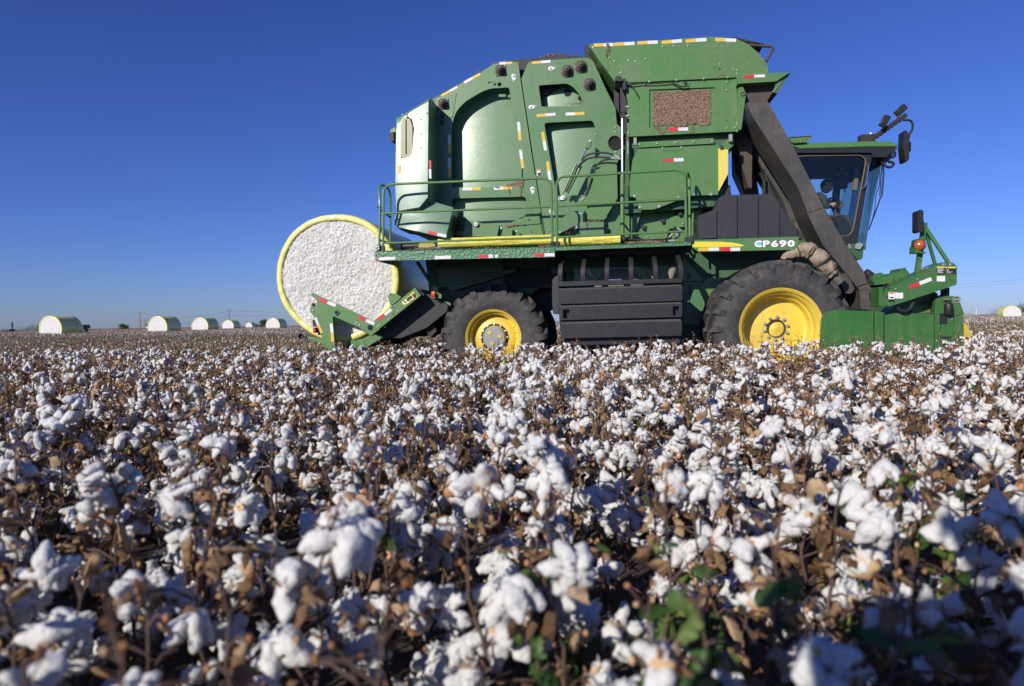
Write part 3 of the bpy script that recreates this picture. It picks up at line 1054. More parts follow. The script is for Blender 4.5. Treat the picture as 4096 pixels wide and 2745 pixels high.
asd = part('accumulator_side', [GREEN, BOLT, VOID], mb, bevel=.004)
# trash-clogged screen
mb = MB()
rg = random.Random(5)
for i in range(46):
    for j in range(28):
        u = 655 + (1130 - 655) * (i + rg.random()) / 46
        v = 562 - 18 * (i / 46) + (838 - 560) * (j + rg.random()) / 28
        c = P('C', u, v, YA + .015)
        q = [Vector((rg.gauss(0, 1), rg.gauss(0, .6), rg.gauss(0, 1))).normalized() * rg.uniform(.008, .02) for _ in range(6)]
        mb.add([c + a for a in q], [(0, 1, 2), (0, 2, 3), (0, 3, 4), (0, 4, 1), (5, 2, 1), (5, 3, 2), (5, 4, 3), (5, 1, 4)])
mb.prism(XZ(PL('C', YA + .022, 652, 564, 1135, 542, 1132, 825, 1080, 850, 1000, 822, 900, 850, 790, 836, 660, 850)), YA + .016, YA + .029)
for (u0, v0, u1, v1, n) in ((665, 850, 735, 915, 70), (735, 915, 780, 840, 60), (695, 850, 720, 900, 40), (885, 830, 905, 880, 40), (940, 800, 925, 840, 20), (985, 830, 988, 900, 40), (955, 890, 985, 906, 16), (1060, 840, 1120, 830, 40), (820, 850, 880, 860, 30)):
    lump(mb, 'C', YA, [(u0, v0, 8, 6), (u1, v1, 8, 6)], .013, n, u0, .6)
mb.build('trash_clogged_screen', TRASH, asd, 0)
mb = MB()
lump(mb, 'C', YA - .02, [(272, 150, 10, 6), (280, 200, 10, 20), (262, 265, 6, 12)], .014, 90, 11, .7)
lump(mb, 'C', YA - .03, [(1180, 424, 8, 3), (1260, 420, 8, 4)], .014, 50, 12, .7)
part('cotton_trash_on_hood', TRASH, mb, bevel=0)
tape_on(asd, 'C', YA + .002, 780, 876, 945, 871, (T_R, T_W), 28)
# sensor, lamp and wiring on the side
mb = MB().prism(rnd(XZ(PL('C', .5, 335, 440, 350, 430, 390, 436, 396, 470, 375, 474, 335, 468)), .01), .48, .6)
mb.box(P('C', 412, 500, .55), (.05, .06, .16))
part('side_work_lamp', PLAST, mb)
mb = MB()
mb.tube(spline([P('C', 425, 490, .58), P('C', 480, 498, .56), P('C', 550, 490, .56), P('C', 680, 490, .56), P('C', 800, 480, .56), P('C', 850, 500, .56), P('C', 900, 515, .56), P('C', 945, 508, .56)]), .010, 6)
mb.tube(spline([P('C', 425, 490, .56), P('C', 470, 505, .54), P('C', 500, 545, .54), P('C', 523, 590, .54)]), .010, 6)
part('wiring', BLACK, mb, bevel=0)
mb = MB().mat(0).prism(XZ(PL('C', YA, 880, 478, 960, 474, 960, 512, 880, 516)), YA - .01, YA + .004)
mb.mat(1).lathe([(-.01, .024), (-.03, .022), (-.03, .001)], P('C', 922, 490, YA), 14)
part('sensor_bracket', [GREEN, BLACK], mb)

# forward wing, cavity and struts of the accumulator
mb = MB().mat(0).prism(XZ(PL('C', .5, 1350, 432, 1617, 412, 1798, 405, 1680, 482, 1355, 502)), .45, .62)
wg = part('accumulator_wing', [GREEN], mb, bevel=.006)
tape_on(wg, 'C', .45, 1411, 434, 1588, 426, (T_R, T_W), 24)
mb = MB().mat(0).prism(XZ(PL('C', .62, 1400, 490, 1680, 480, 1798, 407, 1692, 575, 1655, 568, 1608, 642, 1436, 650, 1420, 560)), .622, 3.3)
part('duct_head', [RUST], mb, bevel=.01)
mb = MB().mat(0).prism(XZ(PL('C', .5, 1680, 478, 1797, 407, 1693, 576, 1655, 566)), .49, .52)
mb.mat(1)
for k in range(6):
    mb.disc(P('C', 1722 - k * 13, 466 + k * 18, .489), .012, -.002, 8)
part('perforated_corner', [GREEN_D, GREY], mb)
mb = MB().mat(0).prism(XZ(PL('C', .52, 1365, 527, 1405, 522, 1428, 582, 1390, 880, 1365, 882)), .50, .62)
mb.mat(1).lathe([(0, .03), (-.015, .03), (-.015, .022), (0, .02)], P('C', 1403, 580, .5), 16)
part('front_corner_post', [GREEN, RUST], mb)
mb = MB()
mb.prism(XZ(PL('C', .8, 1240, 103, 1352, 105, 1585, 155, 1585, 160, 1440, 145, 1350, 114)), .8, 3.3)
part('top_rail', BLACK, mb)
mb = MB()
mb.tube([P('C', 1450, 168, .8), P('C', 1605, 178, .8)] + arc(P('C', 1620, 178, .8), P('C', 1660, 182, .8), P('C', 1655, 205, .8), 4) + [P('C', 1598, 305, .8)], .022, 8)
part('hood_guard_pipe', RUST, mb, bevel=0)

# lower side shield of the accumulator
YS = .62
mb = MB().mat(0).prism(XZ(PL('C', YS, 430, 870, 1360, 830, 1340, 935, 1335, 950, 1330, 1020, 1290, 1050, 1260, 1280, 1240, 1500, 440, 1568, 415, 1568)), YS + .12, 3.3)
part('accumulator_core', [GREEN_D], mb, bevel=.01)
mb = MB().mat(0).prism(XZ(PL('C', YS, 531, 985, 1160, 950, 1160, 997, 531, 1030)), YS - .03, YS + .12)
mb.mat(1)
bolts_on(mb, 'C', YS - .03, .018, 541, 1000, 691, 992, 843, 987, 993, 979, 1148, 974)
sh = part('shield_hinge_rail', [GREEN, BOLT], mb)
ssp = XZ(PL('C', YS, 531, 1032, 1160, 1000, 1196, 998, 1198, 1420)) + XZ(PL('E', YS, 1945, 472, 1725, 478, 1592, 530, 1350, 622, 1195, 625, 1180, 560, 1150, 492, 1095, 490, 1093, 350, 1125, 100))
mb = MB().mat(0).prism(rnd(ssp, .015, 2), YS, YS + .05)
mb.mat(1)
bolts_on(mb, 'E', YS, .022, 1148, 484, 1203, 602, 1405, 591, 1608, 502, 1777, 467, 1947, 465)
mb.mat(0).prism(rnd(XZ(PL('C', YS - .005, 733, 1030, 895, 1022, 893, 1050, 735, 1055)), .03), YS - .006, YS)
mb.mat(1)
bolts_on(mb, 'C', YS - .006, .013, 734, 1031, 891, 1024)
ss = part('side_shield', [GREEN, BOLT], mb)
tape_on(ss, 'C', YS, 745, 1132, 908, 1128, (T_R, T_W), 27)
mb = MB().mat(0).prism(XZ(PL('C', YS, 1197, 1035, 1280, 1045, 1278, 1250, 1199, 1396)), YS - .012, YS + .10)
part('yellow_end_panel', [YEL_L], mb, bevel=0)
mb = MB().mat(0)
mb.prism(XZ(PL('C', .6, 1220, 1000, 1290, 945, 1335, 950, 1332, 1000, 1285, 1045, 1240, 1030)), .62, .75)
mb.mat(1).box(P('C', 1300, 948, .58), (.05, .05, .11)).box(P('C', 503, 976, .58), (.045, .05, .11)).box(P('C', 443, 1030, .6), (.02, .04, .2))
mb.mat(2).lathe([(0, .03), (-.03, .03), (-.05, .001)], P('C', 1218, 1022, .6), 12)
part('shield_corner_bracket', [GREEN, GREY, CHROME], mb)

# hydraulic cylinders and hoses
mb = MB().mat(0).tube([P('C', 396, 752, .52), P('C', 396, 1270, .50)], .020, 14)
mb.mat(1).tube([P('E', 1018, 270, .5), P('E', 1018, 905, .5)], .034, 16)
mb.mat(1).tube([P('E', 1018, 695, .5), P('E', 1018, 706, .5)], .040, 16)
mb.mat(2).box(P('C', 396, 760, .52), (.07, .08, .07)).box(P('E', 1015, 940, .5), (.08, .09, .14))
part('lift_cylinder', [CHROME, GREEN, BLACK], mb, bevel=0)
part('hinge_plate', BLACK, MB().prism(XZ(PL('C', .7, 375, 520, 430, 640, 432, 750, 380, 745)), .6, .7))
part('hinge_plate', BLACK, MB().prism(XZ(PL('C', .7, 328, 482, 372, 482, 372, 740, 328, 650)), .95, 1.1))
mb = MB().mat(0).tube([P('E', 660, -60, .7), P('E', 590, 95, .7)], .014, 10)
mb.mat(1).tube([P('E', 585, 170, .7), P('E', 440, 455, .7)], .024, 12)
mb.mat(1).tube([P('E', 535, 150, .66), P('E', 395, 450, .66)], .020, 12)
mb.mat(1).prism(rnd(XZ(PL('B', .66, 1110, 1300, 1155, 1295, 1160, 1330, 1110, 1400, 1062, 1385)), .02), .64, .72)
mb.mat(2).lathe([(0, .02), (-.02, .02), (-.02, .001)], P('B', 1130, 1303, .64), 12)
mb.mat(3).tube(spline([P('E', 640, 100, .62), P('E', 560, 170, .61), P('E', 520, 260, .6), P('E', 430, 440, .62)]), .017, 8)
part('lock_cylinder', [CHROME, GREEN, BOLT, BLACK], mb, bevel=0)
hoses = [[(590, 110), (650, 55), (760, 30), (880, 38), (985, 80)], [(560, 185), (620, 110), (720, 78), (850, 80), (960, 92)], [(715, 260), (740, 180), (800, 120), (870, 98), (1000, 92)],
         [(700, 290), (655, 420), (620, 500), (580, 535)], [(1040, 780), (1100, 860), (1180, 910), (1250, 945), (1400, 945), (1500, 920), (1550, 870)], [(1060, 935), (1180, 940), (1300, 955), (1560, 950)],
         [(1565, 800), (1570, 860), (1600, 900)], [(430, 880), (460, 830), (560, 785)], [(455, 885), (490, 845), (565, 800)], [(1560, 930), (1610, 900), (1610, 830), (1590, 815)]]
for h in hoses:
    mb = MB().mat(0).tube(spline([P('E', u, v, .64 if v < 600 else .58) for u, v in h], 5), .014, 6)
    e = P('E', *h[-1], .64 if h[-1][1] < 600 else .58)
    f = P('E', *h[-2], .64 if h[-1][1] < 600 else .58)
    mb.mat(1).tube([e, e + (f - e).normalized() * .09], .018, 6)
    part('hydraulic_hose', [PLAST, STEELG], mb, bevel=0)
# latched cover
mb = MB().mat(0).prism(XZ(PL('E', .68, 650, 380, 735, 240, 800, 172, 905, 158, 962, 180, 970, 505, 828, 735, 650, 730)), .66, .84)
mb.mat(1)
for (u, v) in ((812, 206), (684, 425), (947, 487), (836, 700)):
    c = P('E', u, v, .66)
    mb.lathe([(0, .027), (-.006, .027), (-.006, .020), (0, .02)], c, 16).box(c + Vector((0, -.004, 0)), (.006, .006, .05))
part('latched_cover', [GREEN, BOLT], mb)
mb = MB().mat(0).prism(XZ(PL('E', .7, 345, 750, 480, 640, 628, 632, 628, 755, 345, 880)), .70, .84)
mb.mat(0).prism(XZ(PL('E', .6, 560, 760, 825, 758, 826, 890, 562, 900)), .55, .84)
mb.prism(XZ(PL('E', .8, 870, 760, 1000, 750, 1000, 880, 880, 890)), .75, .84)
mb.mat(1)
bolts_on(mb, 'E', .70, .018, 568, 668, 592, 670, 370, 862)
bolts_on(mb, 'E', .55, .01, 632, 880, 745, 878)
part('pump_guard', [GREEN_B, BOLT], mb)
mb = MB()
lump(mb, 'E', .55, [(660, 745, 20, 6), (800, 748, 20, 5)], .016, 70, 21, .8)
lump(mb, 'E', .54, [(645, 760, 6, 8), (648, 810, 5, 8)], .014, 40, 22, .8)
part('cotton_trash_on_guard', TRASH, mb, bevel=0)
# machinery bay under the shield
mb = MB().mat(0).prism(XZ(PL('E', 1.0, 960, 745, 1090, 490, 1180, 480, 1725, 470, 1985, 470, 1800, 700, 1800, 960, 960, 960)), 1.0, 1.1)
mb.mat(0).prism(XZ(PL('E', .9, 1100, 700, 1190, 640, 1230, 620, 1180, 760, 1120, 930, 1090, 930)), .85, 1.0)
mb.mat(0).prism(rnd(XZ(PL('E', .9, 1240, 780, 1400, 745, 1670, 660, 1690, 800, 1500, 830, 1480, 950, 1200, 950, 1180, 870)), .03), .88, 1.0)
mb.mat(0).prism(XZ(PL('E', .85, 1745, 540, 1765, 540, 1765, 930, 1745, 930)), .85, .95)
mb.mat(0).prism(XZ(PL('E', .8, 1038, 350, 1092, 350, 1092, 920, 1038, 920)), .8, 1.0)
mb.mat(1)
for (u, v, r) in ((1095, 655, .05), (1440, 750, .05), (1620, 675, .055), (1240, 820, .05), (1815, 600, .05)):
    c = P('E', u, v, .87)
    mb.prism(rnd([(c.x - r, c.z + r * .8), (c.x + r, c.z + r * .8), (c.x, c.z - r)], .02), c.y - .02, c.y + .02)
    mb.lathe([(-.02, r * .5), (-.05, r * .45), (-.05, .001)], c, 14)
mb.mat(2)
bolts_on(mb, 'E', .87, .013, 1280, 915, 1470, 842, 1655, 768, 1900, 540, 1925, 600, 1075, 470)
mb.mat(1).lathe([(0, .034), (-.03, .034), (-.03, .001)], P('E', 1062, 446, .78), 14)
part('drive_bay', [GREEN, BLACK, BOLT], mb)
mb = MB()
mb.prism(XZ(PL('P', 1.1, 2460, 470, 2520, 470, 2530, 1010, 2460, 1010)), 1.1, 3.2)
mb.prism(XZ(PL('P', 1.2, 2470, 780, 2900, 760, 2900, 1010, 2470, 1010)), 1.12, 3.2)
part('inner_frame', BLACK, mb)
# ---------------------------------------------------------------- service platform, rails, wrap rolls
mb = MB().mat(0).prism(XZ(PL('D', 0, 5, 925, 1880, 878, 1882, 990, 5, 1030)), 0, .012)
a, b = P('D', 5, 925, 0), P('D', 1880, 878, 0)
mb.hexa([a, b, b + Vector((0, 0, -.02)), a + Vector((0, 0, -.02))], [p + Vector((0, 1.28, 0)) for p in (a, b, b + Vector((0, 0, -.02)), a + Vector((0, 0, -.02)))])
a2 = P('D', 5, 1030, 0)
mb.hexa([a, a + Vector((.012, 0, 0)), a2 + Vector((.012, 0, 0)), a2], [p + Vector((0, 1.28, 0)) for p in (a, a + Vector((.012, 0, 0)), a2 + Vector((.012, 0, 0)), a2)])
mb.mat(1).prism(rnd(XZ(PL('D', -.005, 12, 875, 48, 872, 50, 915, 12, 918)), .01), -.008, 0)
mb.mat(2)
bolts_on(mb, 'D', -.008, .012, 22, 885, 38, 884, 40, 905)
p1 = part('rear_walkway', [DIAMOND, GREEN, BOLT], mb, bevel=.004)
tape_on(p1, 'D', -.001, 40, 1010, 213, 1002, (T_W,), 30)
tape_on(p1, 'D', -.001, 22, 1012, 40, 1011, (T_R,), 28)
tape_on(p1, 'D', -.001, 626, 997, 795, 990, (T_W,), 32)
tape_on(p1, 'D', -.001, 1087, 984, 1187, 982, (T_R,), 36)
tape_on(p1, 'D', -.001, 1187, 982, 1234, 980, (T_W,), 36)
tape_on(p1, 'D', -.001, 1254, 981, 1286, 979, (T_W,), 30)
tape_on(p1, 'D', -.001, 1672, 970, 1772, 968, (T_R,), 34)
tape_on(p1, 'D', -.001, 1772, 968, 1876, 965, (T_W,), 34)
mb = MB().mat(0).prism(XZ(PL('E', 0, 318, 1010, 1735, 958, 1740, 1000, 320, 1055)), 0, .012)
a, b = P('E', 318, 1010, 0), P('E', 1735, 958, 0)
mb.hexa([a, b, b + Vector((0, 0, -.02)), a + Vector((0, 0, -.02))], [p + Vector((0, 1.28, 0)) for p in (a, b, b + Vector((0, 0, -.02)), a + Vector((0, 0, -.02)))])
mb.mat(1).prism(XZ(PL('E', .35, 325, 1040, 1735, 990, 1735, 1075, 325, 1125)), .35, .40)
mb.prism(XZ(PL('E', .0, 1712, 905, 1752, 903, 1756, 965, 1712, 968)), -.006, .006)
part('front_walkway', [DIAMOND, BLACK], mb)
for (z, Y, pts, r, n, sd) in (('D', .12, [(400, 905, 60, 5), (640, 895, 50, 6)], .016, 120, 31), ('D', .12, [(1100, 890, 160, 2), (1300, 889, 160, 2)], .014, 60, 35), ('D', .12, [(1760, 873, 50, 4), (1840, 870, 30, 5)], .016, 70, 36),
                        ('E', .10, [(1060, 975, 20, 4), (1160, 968, 40, 6), (1280, 960, 50, 10), (1420, 962, 40, 4)], .018, 330, 32), ('E', .0, [(810, 985, 14, 5), (822, 1010, 8, 8)], .016, 60, 33), ('E', .05, [(300, 985, 14, 16), (360, 975, 10, 16)], .018, 120, 34)):
    part('cotton_trash_on_walkway', TRASH, lump(MB(), z, Y, pts, r, n, sd, .8), bevel=0)

YR = .03
def rail_loop(z, pts, r=.0185):
    return MB().tube(pts, r, 10)


def rail(name, z, posts, top, bars, Yp=YR):
    (u0, v0), (u1, v1) = posts
    (ta, tb, tc), (td, te, tf) = top
    mb = MB()
    path = [P(z, u0, v0, Yp)] + arc(P(z, *ta, Yp), P(z, *tb, Yp), P(z, *tc, Yp), 7) + arc(P(z, *td, Yp), P(z, *te, Yp), P(z, *tf, Yp), 7) + [P(z, u1, v1, Yp)]
    mb.tube(path, .0185, 10)
    for (x0, y0, x1, y1) in bars:
        mb.tube([P(z, x0, y0, Yp), P(z, x1, y1, Yp)], .0165, 8)
    return part(name, [GREEN], mb, bevel=0)


rail('rear_guard_rail', 'D', ((85, 915), (1856, 870)), (((88, 330), (95, 240), (180, 228)), ((1740, 166), (1830, 165), (1842, 250))), [(90, 533, 1842, 462), (90, 845, 1850, 785)])
rail('front_guard_rail', 'E', ((335, 1000), (1690, 952)), (((330, 390), (330, 292), (410, 280)), ((1560, 212), (1660, 212), (1675, 300))), [(340, 590, 1672, 515), (345, 915, 1685, 850)])
mb = MB()
path = [P('D', 45, 905, .03), P('D', 50, 480, .03)] + arc(P('D', 45, 300, .04), P('D', 48, 235, .12), P('D', 78, 240, .2), 5) + arc(P('D', 120, 255, .35), P('D', 158, 290, .5), P('D', 160, 380, .55), 5) + [P('D', 158, 900, .55)]
mb.tube(path, .0185, 10)
mb.tube([P('D', 62, 500, .06), P('D', 158, 572, .54)], .0165, 8).tube([P('D', 62, 815, .06), P('D', 158, 850, .54)], .0165, 8)
mb.tube([P('D', 15, 470, .0), P('D', 96, 468, .06)], .010, 6)
part('end_guard_rail', [GREEN], mb, bevel=0)
mb = MB()
mb.tube([P('E', 1695, 950, .08), P('E', 1685, 300, .08)] + arc(P('E', 1684, 262, .1), P('E', 1692, 232, .2), P('E', 1706, 250, .35), 5) + [P('E', 1718, 300, .4), P('E', 1722, 950, .4)], .0185, 10)
part('gate_guard_rail', [GREEN], mb, bevel=0)
part('rail_link', [GREEN], MB().tube([P('E', 265, 530, .03), P('E', 335, 528, .03)], .012, 6), bevel=0)
mb = MB()
for (z, u, v) in (('D', 45, 905), ('D', 85, 915), ('D', 1856, 870), ('E', 335, 1000), ('E', 1690, 952), ('E', 285, 1000)):
    mb.box(P(z, u, v - 10, .03), (.05, .05, .09))
part('rail_sockets', [BLACK], mb)

def wrap_roll(label, z, u0, v0, u1, v1, rpx, Y=.42, mats=None, name='wrap_roll', seed=1, sag=.012):
    a, b = P(z, u0, v0, Y), P(z, u1, v1, Y)
    r = rpx * pxm(Y) / ZM[z][2]
    n = 40
    rg = random.Random(seed)
    pts = [a.lerp(b, i / n) for i in range(n + 1)]
    mb = MB().mat(0).tube(pts, [r * (1 + (noise.noise(Vector((i * .4, seed, 0))) * sag / .012 * .045)) for i in range(n + 1)], 28)
    mb.mat(1).tube([a - (b - a).normalized() * .07, a], r * .55, 16).tube([b, b + (b - a).normalized() * .07], r * .55, 16)
    mb.v = [tuple(M2W @ Vector(p)) for p in mb.v]
    o = mb.build(name, mats or [WRAP_D, BLACK], None, 0)
    tag(o, label, 'wrap roll', 'rolls of plastic wrap lying on the walkway')
    return o


t = NT('rolled_yellow_film')
f = t.noise(5, 3, .6, stretch=(.3, 1, 5), dist=.6)
t.bump(f, .8, .06)
WRAP_D = t.set(Base_Color=t.ramp(t.noise(3, 3, .6), [(.3, (.72, .60, .07)), (.7, (.82, .74, .15))]), Roughness=.38, Coat_Weight=.3)
wrap_roll('long yellow roll of plastic wrap lying on the rear walkway behind the guard rail', 'D', 665, 845, 1868, 806, 53, .40)
wrap_roll('yellow roll of plastic wrap on the front walkway ending at the steel lift cylinder', 'E', 303, 955, 996, 932, 52, .40, seed=5)
mb = MB().mat(0).tube([M2W @ P('D', 275, 880, .4), M2W @ P('D', 465, 872, .4)], .05, 16)
mb.mat(1).tube([M2W @ P('D', 460, 876, .4), M2W @ P('D', 550, 878, .4), M2W @ P('D', 636, 868, .4)], [.05, .058, .045], 8)
tag(mb.build('used_wrap_core', [PLAST, paint('dull_olive_film', (.38, .34, .08), .5, .3)], None, 0), 'short black core twisted with olive film, rear end of the walkway', 'wrap core')

# ---------------------------------------------------------------- ribbed step shield between the wheels
YB = .1
mb = MB().mat(0)
mb.prism(rnd(XZ(PL('K', YB, 98, 545, 1640, 488, 1665, 512, 1655, 1165, 140, 1190, 115, 985, 100, 700)), .03, 3), YB + .10, YB + .5)
slabs = [(100, 566, 1662, 516, 1658, 700, 118, 742), (110, 782, 1662, 735, 1656, 903, 124, 946), (130, 990, 1658, 955, 1654, 1140, 140, 1172)]
for i, s in enumerate(slabs):
    q = XZ(PL('K', YB, *s))
    holes = []
    if i == 1:
        holes = [XZ(PL('K', YB, 162, 812, 242, 808, 242, 920, 166, 924)), XZ(PL('K', YB, 1538, 770, 1616, 768, 1614, 884, 1540, 886))]
    mb.prism(q, YB, YB + .10, holes)
    # bevelled dusty ledge over each slab
    (xa, za), (xb, zb) = q[0], q[1]
    mb.mat(1).hexa([(xa + .01, YB + .002, za), (xb - .01, YB + .002, zb), (xb - .02, YB + .06, zb + .030), (xa + .02, YB + .06, za + .030)],
                   [(xa + .01, YB + .02, za - .01), (xb - .01, YB + .02, zb - .01), (xb - .02, YB + .10, zb + .024), (xa + .02, YB + .10, za + .024)])
    mb.mat(0)
mb.prism(rnd(XZ(PL('K', YB, 96, 462, 1640, 420, 1660, 450, 1660, 470, 100, 522)), .01, 2), YB - .01, YB + .12)
mb.prism(XZ(PL('K', YB, 140, 1190, 1650, 1165, 1640, 1240, 150, 1260)), YB + .1, YB + .4)
body = part('step_shield', [PLAST, DUSTY], mb, bevel=.008)
for (ub, vb, ut, vt) in ((128, 470, 150, 175), (412, 470, 430, 165), (712, 460, 720, 157), (1016, 450, 1012, 147), (1322, 440, 1300, 135), (1640, 430, 1600, 118)):
    mb = MB()
    path = [P('K', ub, vb, YB + .05), P('K', ub, vb - 110, YB + .04), P('K', (ub * .6 + ut * .4), vb - 190, YB + .07), P('K', ut, vt + 45, YB + .14), P('K', ut, vt, YB + .24)]
    path = spline(path, 4)
    loops = []
    for i, p in enumerate(path):
        d = (path[min(i + 1, len(path) - 1)] - path[max(i - 1, 0)]).normalized()
        s = Vector((1, 0, 0)); nn = d.cross(s).normalized()
        w, h = .062, .09
        loops.append([p + s * -w / 2 - nn * h / 2, p + s * w / 2 - nn * h / 2, p + s * w / 2 + nn * h / 2, p - s * w / 2 + nn * h / 2])
    for i in range(len(loops) - 1):
        o = len(mb.v)
        mb.v += [tuple(q) for q in loops[i] + loops[i + 1]]
        for k in range(4):
            k2 = (k + 1) % 4
            mb.f.append([o + k, o + k2, o + 4 + k2, o + 4 + k]); mb.m.append(0)
    mb.add(loops[-1], [(0, 1, 2, 3)])
    part('shield_rib', [PLAST], mb, bevel=0, sharp=50)
mb = MB()
mb.prism(rnd(XZ(PL('K', YB + .2, 30, 440, 70, 395, 110, 390, 110, 870, 40, 868, 30, 700)), .02), YB + .15, YB + .4)
mb.prism(XZ(PL('J', .6, 1745, 222, 1860, 225, 1850, 305, 1742, 290)), .6, .7)
part('mud_flap', [SHIELD], mb, bevel=.01)
# dusty cover seen through the ribs, corrugated hose
mb = MB().mat(0).prism(XZ(PL('K', .8, 300, 300, 1640, 255, 1640, 440, 160, 480, 300, 470)), .82, .9)
mb.mat(1)
c = P('K', 870, 640, .78)
mb.lathe([(.0, .001), (.0, .30), (.02, .40), (.06, .42)], (c.x, .74, c.z), 40)
mb.mat(2).prism(XZ(PL('K', .7, 445, 310, 480, 280, 500, 290, 565, 430, 445, 350)), .70, .73)
mb.tube(spline([P('K', 1180, 262, .7), P('K', 1230, 310, .7), P('K', 1265, 370, .7), P('K', 1300, 430, .7)], 4), .010, 6)
mb.mat(3).tube(spline([P('K', 450, 280, .7), P('K', 540, 210, .7), P('K', 700, 160, .7)], 4), .008, 6).tube(spline([P('K', 1040, 180, .7), P('K', 1150, 240, .7), P('K', 1380, 350, .7)], 4), .008, 6)
part('radiator_cover', [GREEN, paint('dusty_grey_cover', (.12, .12, .12), .6, .6), GREY, BLACK], mb)
mb = MB()
a, b = P('K', 1558, 262, .55), P('K', 1500, 430, .55)
pts, rs = [], []
for i in range(49):
    pts.append(a.lerp(b, i / 48)); rs.append(.052 + (.008 if i % 4 < 2 else 0))
mb.tube(pts, rs, 16)
part('corrugated_hose', [paint('dusty_tan_hose', (.22, .2, .16), .7, .5, scratch=0, coat=0)], mb, bevel=0, sharp=80)

# ---------------------------------------------------------------- name beam over the front wheel
YN = .05
mb = MB().mat(0).prism(XZ(PL('F', YN, 132, 1098, 971, 1072, 972, 1175, 182, 1190, 132, 1155)), YN, YN + .12)
mb.prism(XZ(PL('F', YN, 973, 1124, 1032, 1120, 1033, 1148, 973, 1152)), YN + .02, YN + .06)
mb.mat(1).prism(XZ(PL('F', YN, 132, 1112, 350, 1112, 440, 1118, 505, 1128, 548, 1143, 505, 1151, 132, 1156)), YN - .003, YN)
mb.mat(2)
bolts_on(mb, 'F', YN + .02, .012, 990, 1136, 1020, 1134)
nb = part('name_beam', [GREEN, NT('yellow_stripe').set(Base_Color=(.78, .62, .05), Roughness=.35), BOLT], mb, bevel=.006)
tape_on(nb, 'F', YN, 182, 1173, 262, 1171, (T_Y,), 27)
tape_on(nb, 'F', YN, 262, 1171, 346, 1170, (T_W,), 27)
tape_on(nb, 'F', YN, 356, 1172, 511, 1171, (T_R, T_W), 27)
mb = MB()
cA, cB = P('F', 620, 1130, YN), P('F', 942, 1126, YN)
Lw = cB.x - cA.x
blue, white, dark = NT('pale_blue_decal').set(Base_Color=(.22, .62, .75), Roughness=.4), NT('white_lettering').set(Base_Color=(.85, .85, .83), Roughness=.4), NT('dark_lettering_edge').set(Base_Color=(.12, .13, .12), Roughness=.4)
for li, (off, mi, dz) in enumerate(((.10, 0, .003), (.068, 1, .0045), (.042, 2, .006), (.018, 1, .0075))):
    pass
size = .15
x = cA.x
adv = Lw / 5
for k, ch in enumerate('CP690'):
    cx = cA.x + adv * (k + .5)
    cz = cA.z + (cB.z - cA.z) * (k + .5) / 5
    lay = [(.030, 2, .002), (.024, 1, .004)]
    for off, mi, dz in ((.013, 2, .003), (.0055, 1, .006)):
        vs, fs = text_mesh(ch, size, .001, off)
        xs = [v[0] for v in vs]; ys = [v[1] for v in vs]
        mx, my = (max(xs) + min(xs)) / 2, (max(ys) + min(ys)) / 2
        sx = (adv * 1.04 + 0 * off) / (max(xs) - min(xs)) if off == .013 else sx
        mb.mat(mi).add([(cx + (v[0] - mx) * sx, YN - dz - v[2], cz + (v[1] - my) * .80) for v in vs], fs)
    if ch in 'C0' and k in (0, 4):
        mb.mat(0).disc((cx + (.008 if k == 0 else 0), YN - .0012, cz), .036, -.001, 20, .034)
# text winding: viewed from -y
mb.build('model_lettering', [blue, white, dark], nb, 0, smooth=False)

# black moulded shield over the beam (fuel tank cover)
YT = .32
outl = rnd(XZ(PL('F', YT, 180, 905, 322, 855, 345, 770, 375, 745, 730, 735, 782, 755, 822, 800, 850, 868, 960, 1000, 1020, 1085, 180, 1095)), [.02, .05, .05, .06, .08, .06, .06, .05, .05, .01, .01], 4)
mb = MB().prism(outl, YT + .03, 1.6)
for (a, b) in ((185, 325), (362, 485), (528, 650), (690, 818), (856, 960)):
    top = {185: (905, 862), 362: (758, 748), 528: (748, 746), 690: (746, 808), 856: (888, 1010)}[a]
    mb.prism(rnd(XZ(PL('F', YT, a, top[0], b, top[1], b, 1082, a, 1090)), .015, 2), YT, YT + .035)
part('tank_shield', [SHIELD], mb, bevel=.012)

# ---------------------------------------------------------------- cotton air ducts
def duct(name, y0, y1, dx=0, lower=True):
    f_up = PL('F', .30, 560, 22, 728, 12, 935, 380, 1165, 842, 1040, 886, 965, 690, 612, 135)
    f_lo = PL('F', .30, 1036, 886, 1169, 840, 1350, 1150, 1478, 1335, 1500, 1400) + PL('G', .30, 452, 862, 338, 872) + PL('F', .30, 1338, 1352, 1160, 1135)
    mb = MB()
    mb.prism([(x + dx, z) for x, z in XZ(f_up)], y0, y1)
    mb.prism([(x + dx, z) for x, z in XZ(f_lo)], y0 + .012, y1 - .01)
    if lower:
        mb.prism([(x + dx, z) for x, z in XZ(PL('G', .30, 338, 870, 452, 862, 482, 1062, 350, 1056))], y0 + .02, y1 - .05)
        mb.prism([(x + dx, z) for x, z in XZ(PL('G', .30, 308, 818, 402, 788, 406, 802, 312, 834))], y0 - .01, y0 + .02)
        mb.prism(rnd([(x + dx, z) for x, z in XZ(PL('G', .30, 155, 745, 195, 700, 235, 700, 262, 780, 300, 860, 265, 905, 200, 900))], .03), y0 + .05, y0 + .3)
    return part(name, [DUCT], mb, bevel=.012)


